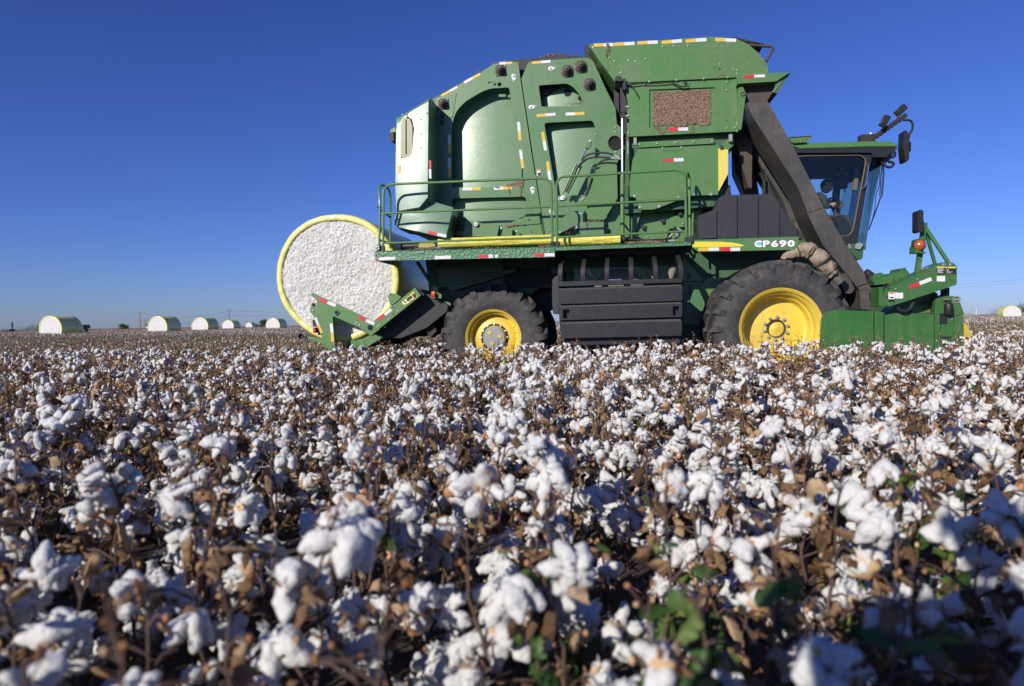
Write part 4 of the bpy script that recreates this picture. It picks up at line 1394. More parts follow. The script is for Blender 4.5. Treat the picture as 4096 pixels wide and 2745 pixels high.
duct('near_air_duct', .30, .92)
duct('second_air_duct', 1.18, 1.80)
mb = MB().prism(XZ(PL('F', 1.7, 600, 0, 700, 100, 602, 300, 612, 430, 662, 745, 562, 745, 480, 560, 475, 280, 540, 0)), 1.7, 2.1)
part('rear_air_duct', [DUCT], mb, bevel=.02)
mb = MB().prism(XZ(PL('F', 1.0, 480, 0, 640, 0, 612, 300, 606, 700, 575, 690, 512, 480, 470, 330)), 1.0, 1.4)
part('duct_inner_housing', [RUST], mb, bevel=.02)
mb = MB()
mb.tube([P('F', 398, 585, .8), P('F', 398, 750, .8)], .035, 10).box(P('F', 400, 715, .8), (.12, .1, .16)).tube([P('F', 425, 722, .75), P('F', 438, 740, .75)], .015, 6)
mb.tube(spline([P('F', 660, 580, 1.1), P('F', 678, 590, 1.1), P('F', 690, 625, 1.1), P('F', 712, 630, 1.1)], 3), .022, 8).tube([P('F', 700, 620, 1.1), P('F', 698, 750, 1.1)], .03, 8)
mb.prism(XZ(PL('F', 1.15, 702, 540, 722, 600, 800, 800, 705, 745)), 1.16, 1.2)
part('valve_pipes', [BLACK], mb, bevel=0)
# canvas-wrapped hose bundle and its corrugated end
mb = MB()
pth = [P('F', 838, 1250, .1), P('F', 900, 1215, .1), P('F', 990, 1185, .1), P('F', 1060, 1185, .1), P('F', 1120, 1230, .1), P('F', 1170, 1290, .12), P('F', 1215, 1340, .15), P('F', 1240, 1370, .16)]
pth = spline(pth, 6)
rs = []
for i, p in enumerate(pth):
    t_ = i / (len(pth) - 1)
    rs.append((.025 + .095 * min(1, t_ * 2.6)) * (1 - .5 * max(0, t_ - .6)) * (1 + .16 * noise.noise(Vector((t_ * 9, 3, 1)))) * (.88 if abs(t_ - .45) < .03 else 1))
mb.tube(pth, rs, 28)
for i, v in enumerate(mb.v):
    p = Vector(v); d = noise.noise_vector(p * 9) * .028 + noise.noise_vector(p * 22) * .014
    mb.v[i] = tuple(p + d)
tc = NT('dirty_tan_canvas')
nz = tc.noise(9, 5, .7)
tc.bump(nz, .8, .03)
CANVAS = tc.set(Base_Color=tc.ramp(nz, [(.3, (.17, .12, .08)), (.6, (.36, .28, .2))]), Roughness=.9)
cw = part('canvas_wrapped_hose', [CANVAS], mb, bevel=0, sharp=80)
for q_ in (.26, .47, .66, .84):
    i = int(q_ * (len(pth) - 1)); d = (pth[i + 1] - pth[i - 1]).normalized()
    mb = MB().tube([pth[i] - d * .008, pth[i] + d * .008], rs[i] * 1.12, 20)
    mb.build('tie_wire', RUST, cw, 0)
mb = MB()
a, b = P('F', 1215, 1352, .2), P('F', 1295, 1430, .2)
mb.tube([a.lerp(b, i / 32) for i in range(33)], [.085 + (.01 if i % 4 < 2 else 0) for i in range(33)], 16)
part('corrugated_hose_end', [DUSTY], mb, bevel=0, sharp=80)

# ---------------------------------------------------------------- cab
YC, YD = 1.2, 2.9
mb = MB().mat(0)
rf = XZ(PL('H', YC, 130, 420, 148, 405, 400, 388, 870, 378, 1000, 379, 1055, 390, 1082, 410, 1076, 424, 1040, 431, 860, 428, 215, 446, 160, 424))
mb.prism(rf, YC - .06, YD + .06)
part('cab_roof', [GREEN], mb, bevel=.03)
mb = MB().mat(0).prism(rnd(XZ(PL('H', YC, 158, 425, 160, 426, 215, 448, 860, 430, 1040, 432, 1078, 420, 1082, 445, 1030, 480, 985, 520, 862, 520, 855, 480, 160, 480)), .01, 2), YC - .05, YC + .05)
mb.prism(XZ(PL('H', YC, 158, 425, 160, 426, 215, 448, 860, 430, 1040, 432, 1070, 430, 1030, 480, 960, 500, 160, 480)), YC + .05, YD + .05)
part('cab_roof_trim', [CABBLK], mb, bevel=.015)
door_o = XZ(PL('H', YC, 160, 482, 858, 478, 868, 512, 736, 1292, 560, 1292, 300, 1292, 160, 1292))
door_i = rnd(XZ(PL('H', YC, 190, 512, 250, 502, 765, 494, 815, 530, 812, 580, 700, 1170, 660, 1222, 560, 1224, 190, 1224)), [.02, .02, .08, .06, .02, .05, .08, .02, .05], 5)
mb = MB().mat(0).prism(door_o, YC, YC + .05, [door_i])
di2 = [(x, z) for x, z in door_i]
cxm = sum(x for x, z in di2) / len(di2); czm = sum(z for x, z in di2) / len(di2)
inner2 = [(cxm + (x - cxm) * .985, czm + (z - czm) * .988) for x, z in di2]
mb.mat(1).prism([(cxm + (x - cxm) * .999, czm + (z - czm) * .999) for x, z in di2], YC - .012, YC + .02, [inner2])
door = part('cab_door', [CABBLK, BEIGE], mb, bevel=.006)
MB().prism(di2, YC + .022, YC + .028).build('door_glass', GLASS, door, 0, smooth=False)
mb = MB().tube(spline([P('H', 820, 570, YC - .05), P('H', 835, 590, YC - .05), P('H', 825, 680, YC - .05), P('H', 808, 770, YC - .05), P('H', 780, 796, YC - .04)], 4), .013, 8)
mb.build('door_handle', CHROME, door, 0)
# wrap-round windscreen: side strip, corner and front
yv = [(YC, 0), (YC + .12, .05), (YC + .35, .09), (2.05, .12), (YD - .35, .09), (YD - .12, .05), (YD, 0)]
rows = []
for (v_t, ua, ub) in ((515, 872, 955), (580, 866, 950), (900, 812, 880), (1160, 762, 832), (1290, 738, 812)):
    pa, pb = P('H', ua, v_t, YC), P('H', ub, v_t, YC)
    row = [(pa.x, YC, pa.z), (pb.x - .02, YC + .005, pb.z)]
    for (y, bulge) in yv[1:-1]:
        row.append((pb.x + bulge, y, pb.z))
    row += [(pb.x - .02, YD - .005, pb.z), (pa.x, YD, pa.z)]
    rows.append(row)
vs = [p for r_ in rows for p in r_]
k = len(rows[0])
fs = [(i * k + j, (i + 1) * k + j, (i + 1) * k + j + 1, i * k + j + 1) for i in range(len(rows) - 1) for j in range(k - 1)]
MB().add(vs, fs).build('windscreen', GLASS_B, HV, 0, sharp=60)
# far side: frame with windows, rear wall, floor, liner
fo = XZ(PL('H', YC, 160, 482, 868, 482, 738, 1292, 160, 1292))
fi1 = rnd(XZ(PL('H', 2.0, 330, 668, 528, 664, 545, 900, 560, 1290, 325, 1290)), .02, 2)
mb = MB().mat(0)
w1 = XZ(PL('H', YD, 320, 672, 530, 668, 530, 1230, 320, 1230))
w2 = rnd(XZ(PL('H', YD, 630, 692, 720, 690, 640, 1180, 560, 1195, 560, 1090, 590, 760)), .02, 2)
fo2 = XZ(PL('H', YD, 160, 540, 800, 540, 700, 1270, 160, 1270))
mb.prism(fo2, YD, YD + .05, [w1, w2])
a, b = P('H', 160, 482, YC), P('H', 160, 1292, YC)
a.x = max(a.x, 0)
mb.box((a.x, (YC + YD) / 2, (a.z + b.z) / 2), (.05, YD - YC, a.z - b.z))
part('cab_far_side', [INTER], mb)
mb = MB()
a, b = P('H', 300, 1290, YC), P('H', 738, 1292, YC)
mb.prism(XZ(PL('H', YC, 160, 1240, 560, 1240, 745, 1292, 160, 1300)), YC + .06, YD)
part('cab_floor', [INTER], mb)
mb = MB()
mb.mat(0).prism(XZ(PL('H', YC, 205, 482, 858, 482, 855, 505, 205, 520)), YC + .06, YD)
a = P('H', 750, 520, 1.7); b = P('H', 700, 815, 1.7)
mb.mat(1).prism(XZ(PL('H', 1.7, 740, 515, 775, 515, 728, 812, 690, 808)), 1.68, 1.72)
mb.mat(1).prism(XZ(PL('H', 1.9, 690, 515, 712, 515, 545, 695, 536, 680)), 1.88, 1.93)
mb.mat(0).prism(XZ(PL('H', 2.3, 505, 675, 620, 665, 700, 690, 560, 760, 560, 920, 520, 920, 535, 780)), 2.28, 2.4)
part('cab_liner', [INTER, BEIGE], mb)
mb = MB().mat(0)
mb.prism(rnd(XZ(PL('H', 1.9, 555, 905, 608, 930, 580, 985, 525, 965)), .02), 1.82, 1.98)
mb.mat(1).prism(XZ(PL('H', 1.9, 548, 900, 565, 905, 530, 985, 512, 975)), 1.78, 1.82)
mb.mat(0).tube([P('H', 560, 980, 1.95), P('H', 545, 1100, 1.95)], .05, 10)
mb.mat(1).prism(XZ(PL('H', 1.9, 500, 1060, 560, 1050, 640, 1130, 640, 1240, 560, 1240)), 1.7, 2.1).mat(0)
mb.box(P('H', 600, 740, 2.0), (.14, .12, .2)).tube([P('H', 620, 760, 2.0), P('H', 625, 830, 2.0)], .01, 6)
part('cab_console', [INTER, CABBLK], mb)
mb = MB()
cst = P('H', 480, 890, 2.05)
rim = []
for i in range(33):
    t_ = 2 * math.pi * i / 32
    rim.append(cst + Vector((.06 * math.cos(t_) * 1.8, .19 * math.sin(t_), .10 * math.cos(t_) * .5)))
mb.tube(rim, .013, 8, caps=False).tube([cst, P('H', 560, 1050, 2.05)], .03, 8).tube([rim[0], rim[16]], .012, 6)
part('steering_wheel', [CABBLK], mb, bevel=0)
mb = MB()
mb.prism(rnd(XZ(PL('H', 2.05, 290, 860, 340, 850, 400, 1060, 560, 1080, 560, 1130, 360, 1140)), .04), 1.8, 2.3)
part('cab_seat', [CABBLK], mb, bevel=.03)
# lower front of the cab
mb = MB().mat(0).prism(rnd(XZ(PL('H', YC, 650, 1292, 740, 1290, 812, 1302, 812, 1342, 790, 1345, 780, 1425, 740, 1440, 700, 1390, 640, 1330)), .02), YC - .02, YD)
mb.mat(1).prism(rnd(XZ(PL('H', YC, 715, 1290, 750, 1282, 780, 1300, 748, 1345, 706, 1335)), .01), YC - .06, YC - .02)
mb.mat(2)
bolts_on(mb, 'H', YC - .02, .02, 665, 1303, 676, 1322)
part('cab_base', [GREEN_D, GREY, BOLT], mb, bevel=.01)
# headlight, grab loop, roof brackets, wiper
mb = MB().mat(0)
c = P('H', 1055, 487, YC + .1)
Rm = Matrix.Rotation(R(35), 4, 'Z')
mb.lathe([(0, .001), (0, .055), (-.02, .064), (.03, .068), (.12, .04), (.12, .001)], (0, 0, 0), 24)
mb.v = [tuple(c + (Rm @ Vector(v))) for v in mb.v]
mb.mat(1).prism(XZ(PL('H', YC, 985, 500, 1030, 455, 1065, 450, 1040, 540, 985, 570, 960, 560)), YC + .05, YD - .1)
part('cab_headlight', [NT('headlight_glass').set(Base_Color=(.5, .52, .52), Roughness=.15, Coat_Weight=1.0), CABBLK], mb, bevel=.006)
mb = MB().tube(spline([P('H', 968, 572, YC), P('H', 990, 592, YC - .03), P('H', 1030, 604, YC - .05), P('H', 1062, 580, YC - .05), P('H', 1050, 560, YC), P('H', 1020, 556, YC + .05)], 4), .02, 8)
part('grab_loop', [CABBLK], mb, bevel=0)
mb = MB()
mb.tube(spline([P('H', 958, 560, YC + .1), P('H', 972, 660, YC), P('H', 955, 870, YC)], 4), .014, 6)
mb.tube([P('H', 948, 868, YC), P('H', 920, 950, YC), P('H', 840, 1165, YC)], .010, 6)
mb.tube([P('H', 958, 600, YC + .1), P('H', 938, 860, YC + .05)], .007, 6)
mb.tube(spline([P('H', 940, 640, YC), P('H', 935, 760, YC - .02), P('H', 905, 860, YC), P('H', 890, 1000, YC - .02), P('H', 850, 1140, YC)], 6), .006, 6)
part('windscreen_wiper', [CABBLK], mb, bevel=0)
mb = MB().mat(0).prism(XZ(PL('H', YC, 112, 352, 308, 338, 308, 364, 270, 394, 150, 405, 130, 390)), YC - .1, YC + .6)
mb.mat(1).prism(XZ(PL('H', YC, 112, 350, 308, 337, 308, 343, 112, 356)), YC - .11, YC + .61)
mb.mat(2)
for (u, v) in ((246, 356), (266, 355), (290, 352)):
    mb.disc(P('H', u, v, YC - .101), .008, -.002, 8)
for k in range(5):
    mb.disc(P('H', 165 + k * 27, 385 - k * 1, YC - .101), .011, -.002, 8)
part('roof_rack', [GREEN, BLACK, VOID], mb)
# camera boom over the roof
mb = MB().mat(0)
A0, A1 = P('H', 838, 375, YC + .25), P('H', 1172, 135, YC - .1)
d = (A1 - A0).normalized()
sd = Vector((0, 1, 0)); up = d.cross(sd).normalized()
q = [A0 + sd * -.035 + up * -.035, A0 + sd * .035 + up * -.035, A0 + sd * .035 + up * .035, A0 - sd * .035 + up * .035]
mb.hexa(q, [p + (A1 - A0) for p in q])
for k in range(8):
    p = A0.lerp(A1, .12 + k * .1)
    mb.tube([p - d * .008, p + d * .008], .045, 8)
mb.box(P('H', 820, 358, YC + .25), (.22, .14, .14))
mb.mat(1).tube([P('H', 855, 340, YC + .25), P('H', 858, 292, YC + .25)], [.04, .012], 8)
boom = part('mirror_boom', [BLACK, DEC_W], mb, bevel=.004)
for (u, v, ang) in ((980, 195, 62), (1122, 97, 42)):
    c = P('H', u, v, YC)
    m_ = MB().box((0, 0, 0), (.17, .05, .10)).box((.02, -.03, 0), (.15, .012, .085))
    rt = Matrix.Rotation(-R(ang), 4, 'Y')
    m_.v = [tuple(c + (rt @ Vector(x))) for x in m_.v]
    m_.tube([c, P('H', u - 30, v + 75, YC)], .012, 6)
    m_.build('work_lamp', [PLAST], boom, .008)
mb = MB().tube([P('H', 1148, 182, YC - .1)] + arc(P('H', 1190, 180, YC - .1), P('H', 1240, 185, YC - .1), P('H', 1234, 250, YC - .1), 7) + arc(P('H', 1225, 275, YC - .1), P('H', 1192, 320, YC - .1), P('H', 1190, 400, YC - .1), 6), .016, 8)
mb.box(P('H', 1180, 422, YC - .1), (.10, .06, .14))
mb.prism(rnd(XZ(PL('H', YC - .1, 1132, 290, 1150, 288, 1174, 320, 1176, 540, 1160, 567, 1140, 560, 1126, 440)), .03), YC - .2, YC)
mb.build('wing_mirror', [PLAST], boom, .012)

# ---------------------------------------------------------------- row unit header in front
YH = -.15
mb = MB().mat(0)
mb.prism(rnd(XZ(PL('N', YH, 208, 760, 225, 345, 240, 290, 285, 250, 350, 236, 768, 248, 768, 760)), [.02, .05, .06, .06, .05, .0, .0], 4), YH, YH + .05)
mb.prism(XZ(PL('N', YH, 770, 250, 882, 258, 882, 760, 770, 760)), YH + .012, YH + .06)
mb.prism(XZ(PL('N', YH, 884, 290, 1000, 268, 1400, 276, 1400, 760, 884, 760)), YH, YH + .05)
mb.prism(XZ(PL('N', YH, 1402, 150, 1470, 80, 1470, 760, 1402, 760)), YH + .01, YH + .06)
mb.prism(XZ(PL('N', YH, 1472, 292, 1600, 292, 1600, 760, 1472, 760)), YH - .01, YH + .06)
mb.prism(XZ(PL('N', YH, 1600, 292, 1690, 292, 1720, 300, 1722, 760, 1600, 760)), YH + .03, YH + .08)
mb.mat(2).prism(XZ(PL('N', YH, 766, 250, 774, 250, 774, 760, 766, 760)), YH - .002, YH).prism(XZ(PL('N', YH, 876, 262, 886, 262, 886, 760, 876, 760)), YH - .002, YH).prism(XZ(PL('N', YH, 1396, 100, 1404, 100, 1404, 760, 1396, 760)), YH - .002, YH).mat(0)
mb.tube([P('N', 758, 255, YH - .01), P('N', 758, 760, YH - .01)], .012, 6).tube([P('N', 860, 290, YH - .005), P('N', 855, 760, YH - .005)], .012, 6)
mb.mat(1)
bolts_on(mb, 'N', YH - .01, .012, 1590, 330, 1502, 375, 1480, 550)
mb.mat(2).disc(P('N', 1302, 315, YH - .001), .012, -.002, 8)
mb.disc(P('N', 275, 512, YH - .001), .008, -.002, 8)
mb.prism(XZ(PL('N', YH, 1462, 510, 1575, 512, 1575, 545, 1462, 530)), YH - .013, YH - .009)
part('header_side_panel', [GREEN_H, BOLT, BLACK], mb, bevel=.006)
mb = MB().mat(0)
mb.prism(XZ(PL('N', .05, 225, 300, 1400, 290, 1400, 80, 1480, 80, 1640, 92, 1720, 275, 1720, 760, 225, 760)), .3, 4.4)
mb.prism(XZ(PL('N', .0, 1050, 170, 1200, 60, 1400, 20, 1480, 60, 1480, 300, 900, 300)), .1, .4)
mb.mat(1).prism(XZ(PL('N', .02, 1200, 200, 1390, 150, 1390, 270, 1180, 270)), .06, .099)
mb.mat(2).prism(XZ(PL('N', .0, 1380, 150, 1396, 150, 1392, 274, 1140, 276, 1140, 268, 1380, 262)), .0, .06)
part('row_unit_body', [GREEN_H, GREEN, RUST], mb, bevel=.01)
mb = MB().mat(0).prism(XZ(PL('N', YH, 1472, 90, 1640, 90, 1662, 102, 1722, 272, 1722, 292, 1472, 290)), YH + .02, .3)
mb.mat(1)
bolts_on(mb, 'N', YH + .02, .014, 1632, 130, 1648, 130)
mb.mat(2).lathe([(0, .05), (-.015, .05), (-.015, .04), (0, .038)], P('N', 1636, 130, YH + .02), 16)
part('header_end_plate', [GREEN_H, BOLT, GREY], mb, bevel=.006)
mb = MB().mat(0).lathe([(0, .001), (0, .045), (.02, .055), (.13, .055), (.15, .05), (.15, .001)], (0, 0, 0), 16, axis='Z')
mb.tube([(0, 0, .14), (0, 0, .2)], .03, 8)
c = P('N', 1552, 290, YH - .05)
mb.v = [(v[0] + c.x, v[1] + c.y, v[2] + c.z) for v in mb.v]
mb.mat(1).tube(spline([P('N', 1555, 160, YH - .03), P('N', 1550, 125, YH - .03), P('N', 1500, 128, YH - .03)], 4), .012, 6)
mb.mat(0).box(P('N', 1495, 325, YH), (.08, .05, .14))
part('pressure_vessel', [PLAST, BEIGE], mb, bevel=0)
for kk, yy in enumerate((-.10, .66, 1.42, 2.18, 2.94, 3.70)):
    pts = [P('N', 1722, 350, YH), P('N', 1762, 378, YH), P('N', 1905, 545, YH), P('N', 1990, 700, YH), P('N', 1722, 760, YH)]
    mb = MB().mat(0)
    ring0 = [(p.x, yy + .02, p.z) for p in pts]; ring1 = [(p.x, yy + .32, p.z) for p in pts]
    tip = [((p.x if i not in (2, 3) else p.x), yy + (.02 if i not in (2, 3) else .12), p.z) for i, p in enumerate(pts)]
    tip1 = [(p.x, yy + (.32 if i not in (2, 3) else .22), p.z) for i, p in enumerate(pts)]
    mb.hexa(tip[::1], tip1)
    mb.mat(1).tube([P('N', 1735, 520, yy + .0), P('N', 1800, 575, yy + .0)], .012, 6)
    part('crop_divider', [YEL, BLACK], mb, bevel=.01)

# lift arm over the header
YL = -.30
mb = MB().mat(0)
arm = rnd(XZ(PL('G', YL, 585, 866, 770, 775, 1075, 628, 1135, 602, 1182, 597, 1235, 603, 1274, 640, 1271, 818, 900, 940, 626, 1028, 565, 1030, 565, 890)), [.02, .02, .02, .03, .02, .05, .05, .02, .02, .02, .01, .01], 3)
mb.prism(arm, YL, YL + .03)
mb.prism(XZ(PL('G', YL, 525, 840, 563, 840, 565, 1028, 524, 1024)), YL + .01, YL + .3)
mb.prism(XZ(PL('G', YL, 585, 866, 770, 775, 1075, 628, 1135, 602, 1182, 597, 1182, 605, 1135, 612, 1078, 640, 775, 790, 590, 880)), YL + .03, YL + .35)
mb.mat(1)
bolts_on(mb, 'G', YL, .02, 1148, 626, 1212, 627)
bolts_on(mb, 'G', YL, .013, 894, 765, 682, 861)
mb.mat(2)
bolts_on(mb, 'G', YL, .018, 588, 1014, 612, 852, 594, 933)
mb.disc(P('G', 1201, 760, YL - .001), .012, -.002, 6)
arm_o = part('lift_arm', [GREEN_H, BOLT, RUST], mb, bevel=.005)
tape_on(arm_o, 'G', YL, 812, 845, 912, 806, (T_R,), 36)
tape_on(arm_o, 'G', YL, 912, 806, 1026, 762, (T_W,), 36)
def decal(parent, name, z, Y, quads):
    mats = [q[0] for q in quads]
    mb = MB()
    for i, (m, d_, *uv) in enumerate(quads):
        mb.mat(i).prism(XZ(PL(z, Y, *uv)), Y - d_, Y)
    return mb.build(name, mats, parent, 0, smooth=False)


def box4(u0, v0, u1, v1):
    return (u0, v0, u1, v0, u1, v1, u0, v1)


decal(arm_o, 'warning_decal', 'G', YL, [(DEC_K, .002, *box4(1078, 643, 1155, 720)), (DEC_Y, .003, *box4(1078, 643, 1155, 657))] + [(DEC_W, .003, *box4(1084, v, 1084 + w_, v + 4)) for v, w_ in ((664, 60), (673, 52), (682, 62), (692, 40), (702, 56))])
decal(arm_o, 'warning_decal', 'G', YL, [(DEC_K, .002, *box4(1162, 645, 1260, 716)), (DEC_Y, .003, *box4(1162, 645, 1260, 660)), (DEC_K, .004, 1172, 660, 1181, 646, 1190, 660)] + [(DEC_W, .003, *box4(1172, v, 1172 + w_, v + 3)) for v, w_ in ((668, 22), (676, 18), (684, 30), (694, 60), (704, 40))])
decal(arm_o, 'white_decal', 'G', YL, [(DEC_W, .002, *box4(1078, 734, 1158, 787))])
decal(arm_o, 'warning_decal', 'G', YL, [(DEC_W, .002, *box4(611, 890, 674, 982)), (T_R, .003, *box4(620, 893, 664, 905)), (DEC_K, .003, *box4(611, 958, 674, 982)), (DEC_K, .003, 618, 935, 640, 938, 655, 932, 664, 945, 645, 950, 622, 944)])
decal(arm_o, 'torn_white_decal', 'G', YL, [(DEC_W, .002, 676, 900, 690, 893, 720, 898, 752, 892, 754, 945, 735, 955, 715, 948, 690, 953, 676, 945)])
# links behind the arm
mb = MB().mat(0)
mb.prism(XZ(PL('G', .1, 455, 775, 720, 700, 832, 712, 868, 716, 775, 775, 690, 797, 485, 822)), .1, .35)
mb.prism(XZ(PL('G', .3, 470, 752, 505, 708, 560, 697, 585, 715, 735, 690, 745, 660, 790, 650, 838, 712, 700, 720, 470, 775)), .36, .7)
mb.prism(rnd(XZ(PL('G', .05, 668, 760, 680, 738, 735, 720, 772, 722, 765, 765, 680, 797)), .01), .05, .1)
mb.prism(XZ(PL('G', -.1, 918, 655, 1012, 655, 1010, 700, 918, 705)), -.2, -.1)
mb.mat(1).tube(spline([P('G', 385, 705, .5), P('G', 430, 730, .5), P('G', 470, 800, .45), P('G', 510, 850, .4)], 5), [.06 + (.01 if i % 2 else 0) for i in range(16)], 10)
mb.prism(XZ(PL('G', .2, 500, 820, 690, 800, 720, 780, 760, 780, 600, 860, 560, 960, 460, 960, 455, 900)), .2, .6)
mb.mat(2)
bolts_on(mb, 'G', -.2, .018, 940, 665, 992, 662)
part('lift_linkage', [GREEN_H, BLACK, BOLT], mb, bevel=.008)
for pts, Y_, r_ in (([(690, 1020), (720, 1060), (780, 1072), (830, 1040), (866, 960)], -.22, .024), ([(560, 840), (590, 850), (620, 830)], -.1, .03)):
    part('hydraulic_hose', [PLAST], MB().tube(spline([P('G', u, v, Y_) for u, v in pts], 5), r_, 8), bevel=0)
mb = MB().prism(XZ(PL('G', -.1, 1128, 865, 1195, 845, 1195, 945, 1128, 950)), -.12, -.05, [XZ(PL('G', -.1, 1145, 868, 1160, 865, 1160, 905, 1145, 908))])
part('arm_bracket', [BLACK], mb)
# mirror post with braces, beacon
mb = MB().mat(0)
def bar(p, q_, w=.05, dep=.05):
    p, q_ = Vector(p), Vector(q_)
    d = (q_ - p).normalized(); s = Vector((0, 1, 0)); n_ = d.cross(s).normalized()
    l = [p - n_ * w / 2 - s * dep / 2, p + n_ * w / 2 - s * dep / 2, p + n_ * w / 2 + s * dep / 2, p - n_ * w / 2 + s * dep / 2]
    mb.hexa(l, [x + (q_ - p) for x in l])


bar(P('G', 960, 222, -.1), P('G', 888, 712, -.1), .062, .05)
bar(P('G', 965, 262, -.1), P('G', 1188, 600, -.25), .042, .04)
bar(P('G', 972, 305, -.05), P('G', 1065, 632, -.05), .035, .04)
mb.prism(XZ(PL('G', -.13, 938, 222, 976, 222, 974, 262, 940, 266)), -.14, -.06)
mb.prism(XZ(PL('G', -.13, 858, 385, 876, 380, 862, 462, 900, 505, 950, 512, 950, 520, 832, 518, 838, 455, 850, 440)), -.22, -.06)
mb.prism(XZ(PL('G', -.13, 875, 380, 952, 388, 952, 396, 880, 390)), -.22, -.06)
mb.mat(1)
bolts_on(mb, 'G', -.14, .01, 958, 258, 948, 232, 930, 486, 904, 560)
mb.tube([P('G', 925, 210, -.12), P('G', 955, 212, -.12)], .012, 6)
post = part('mirror_post', [GREEN_H, BOLT], mb, bevel=.003)
mb = MB().prism(rnd(XZ(PL('G', -.12, 864, 108, 917, 108, 917, 318, 862, 320)), .05, 4), -.22, -.05)
mb.build('wing_mirror', [PLAST], post, .02)
mb = MB().mat(0).lathe([(0, .075), (-.02, .078), (-.05, .07), (-.075, .045), (-.085, .001)], P('G', 909, 440, -.18), 24)
mb.mat(1).lathe([(.05, .07), (0, .082), (-.01, .082)], P('G', 909, 440, -.18), 24)
mb.build('amber_beacon', [NT('amber_lens').set(Base_Color=(.42, .10, .025), Roughness=.2, Coat_Weight=1.0), BLACK], post, 0)

# ---------------------------------------------------------------- module handler at the rear
YM = .62
mb = MB().mat(0)
left = rnd(XZ(PL('I', YM, 425, 866, 441, 870, 520, 910, 690, 985, 1095, 1180, 1150, 1240, 1062, 1315, 1035, 1302, 915, 1222, 662, 1112, 655, 1125, 682, 1460, 600, 1460, 560, 1385, 455, 1110, 417, 1062, 432, 975, 480, 1014, 490, 945, 440, 905)), .012, 2)
mb.prism(left, YM, YM + .10)
mb.prism(rnd(XZ(PL('I', YM, 1085, 1160, 1518, 813, 1580, 893, 1150, 1238, 1100, 1190)), .012, 2), YM - .012, YM + .12)
mb.prism(rnd(XZ(PL('I', YM, 1243, 900, 1262, 868, 1330, 882, 1382, 914, 1268, 1008, 1250, 960)), .02, 2), YM - .03, YM - .012)
mb.mat(1)
bolts_on(mb, 'I', YM - .012, .013, 1303, 1010, 1340, 1060, 1238, 1142, 1145, 1205, 1446, 978, 1472, 945)
bolts_on(mb, 'I', YM, .013, 450, 1052, 902, 1188, 937, 1205, 1100, 1195, 1125, 1225)
mb.mat(2).disc(P('I', 1048, 1230, YM - .002), .045, -.004, 20)
mb.prism(XZ(PL('I', YM, 442, 975, 476, 975, 474, 1008, 442, 1005)), YM - .004, YM)
for (u, v) in ((1290, 1090), (1266, 888), (1293, 1012)):
    mb.disc(P('I', u, v, YM - .014), .009, -.018, 8)
mb.mat(0).lathe([(0, .05), (-.02, .05), (-.02, .001)], P('I', 693, 1070, YM), 20)
mb.mat(2).box(P('I', 693, 1070, YM - .02), (.05, .01, .05), Matrix.Rotation(R(45), 3, 'Y'))
hd = part('module_handler_arm', [GREEN, BOLT, VOID], mb, bevel=.008)
tape_on(hd, 'I', YM, 512, 930, 600, 972, (T_R,), 34)
tape_on(hd, 'I', YM, 600, 965, 688, 1000, (T_W,), 34)
tape_on(hd, 'I', YM, 925, 1120, 1005, 1155, (T_R,), 34)
tape_on(hd, 'I', YM, 1005, 1155, 1090, 1190, (T_W,), 34)
tape_on(hd, 'I', YM - .012, 1125, 1150, 1200, 1096, (T_R,), 32)
tape_on(hd, 'I', YM - .012, 1200, 1096, 1268, 1040, (T_W,), 32)
tape_on(hd, 'I', YM, 475, 1125, 505, 1205, (T_W,), 24)
tape_on(hd, 'I', YM, 505, 1205, 545, 1288, (T_Y,), 26)
tape_on(hd, 'I', YM, 640, 1188, 650, 1285, (T_W,), 30)
tape_on(hd, 'I', YM, 650, 1285, 657, 1378, (T_Y,), 30)
decal(hd, 'warning_decal', 'I', YM - .012, [(DEC_Y, .002, 1375, 968, 1500, 855, 1545, 905, 1405, 998), (DEC_W, .003, 1383, 968, 1408, 942, 1435, 968, 1405, 990), (DEC_K, .003, 1425, 930, 1475, 892, 1492, 918, 1440, 960), (DEC_K, .003, 1485, 888, 1515, 868, 1536, 905, 1510, 925), (DEC_K, .004, 1392, 962, 1408, 950, 1428, 972, 1412, 974)])
mb = MB().mat(0)
mb.prism(XZ(PL('I', YM, 900, 1358, 955, 1352, 1062, 1298, 1075, 1300, 1172, 1335, 950, 1476, 912, 1472)), YM + .02, YM + .12)
mb.prism(XZ(PL('I', YM, 325, 1322, 560, 1368, 600, 1450, 470, 1390, 330, 1345)), YM + .15, YM + .25)
mb.prism(XZ(PL('I', YM, 690, 1372, 900, 1362, 910, 1470, 690, 1460)), YM + .3, YM + .4)
mb.mat(1).lathe([(0, .05), (-.02, .05), (-.02, .036), (.02, .034), (.02, .001)], P('I', 326, 1322, YM + .1), 16)
part('cradle_foot', [GREEN, BLACK], mb, bevel=.006)
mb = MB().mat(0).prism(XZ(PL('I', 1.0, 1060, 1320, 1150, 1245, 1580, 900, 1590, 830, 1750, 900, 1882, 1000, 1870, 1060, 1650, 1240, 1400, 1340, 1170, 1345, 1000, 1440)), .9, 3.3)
part('handler_underframe', [BLACK], mb, bevel=.012)  # black instead of chassis green: shade under the walkway put into the colour
part('underframe_foot', [BLACK], MB().prism(XZ(PL('I', 1.0, 1590, 1230, 1720, 1190, 1745, 1270, 1680, 1340)), 1.0, 1.3), bevel=.012)  # same black, painted in for shade
mb = MB().mat(0).prism(XZ(PL('I', YM, 415, 1148, 470, 1148, 470, 1222, 420, 1222)), YM + .1, YM + .25)
mb.mat(1).prism(XZ(PL('I', YM, 445, 1232, 472, 1228, 474, 1286, 446, 1288)), YM + .02, YM + .12)
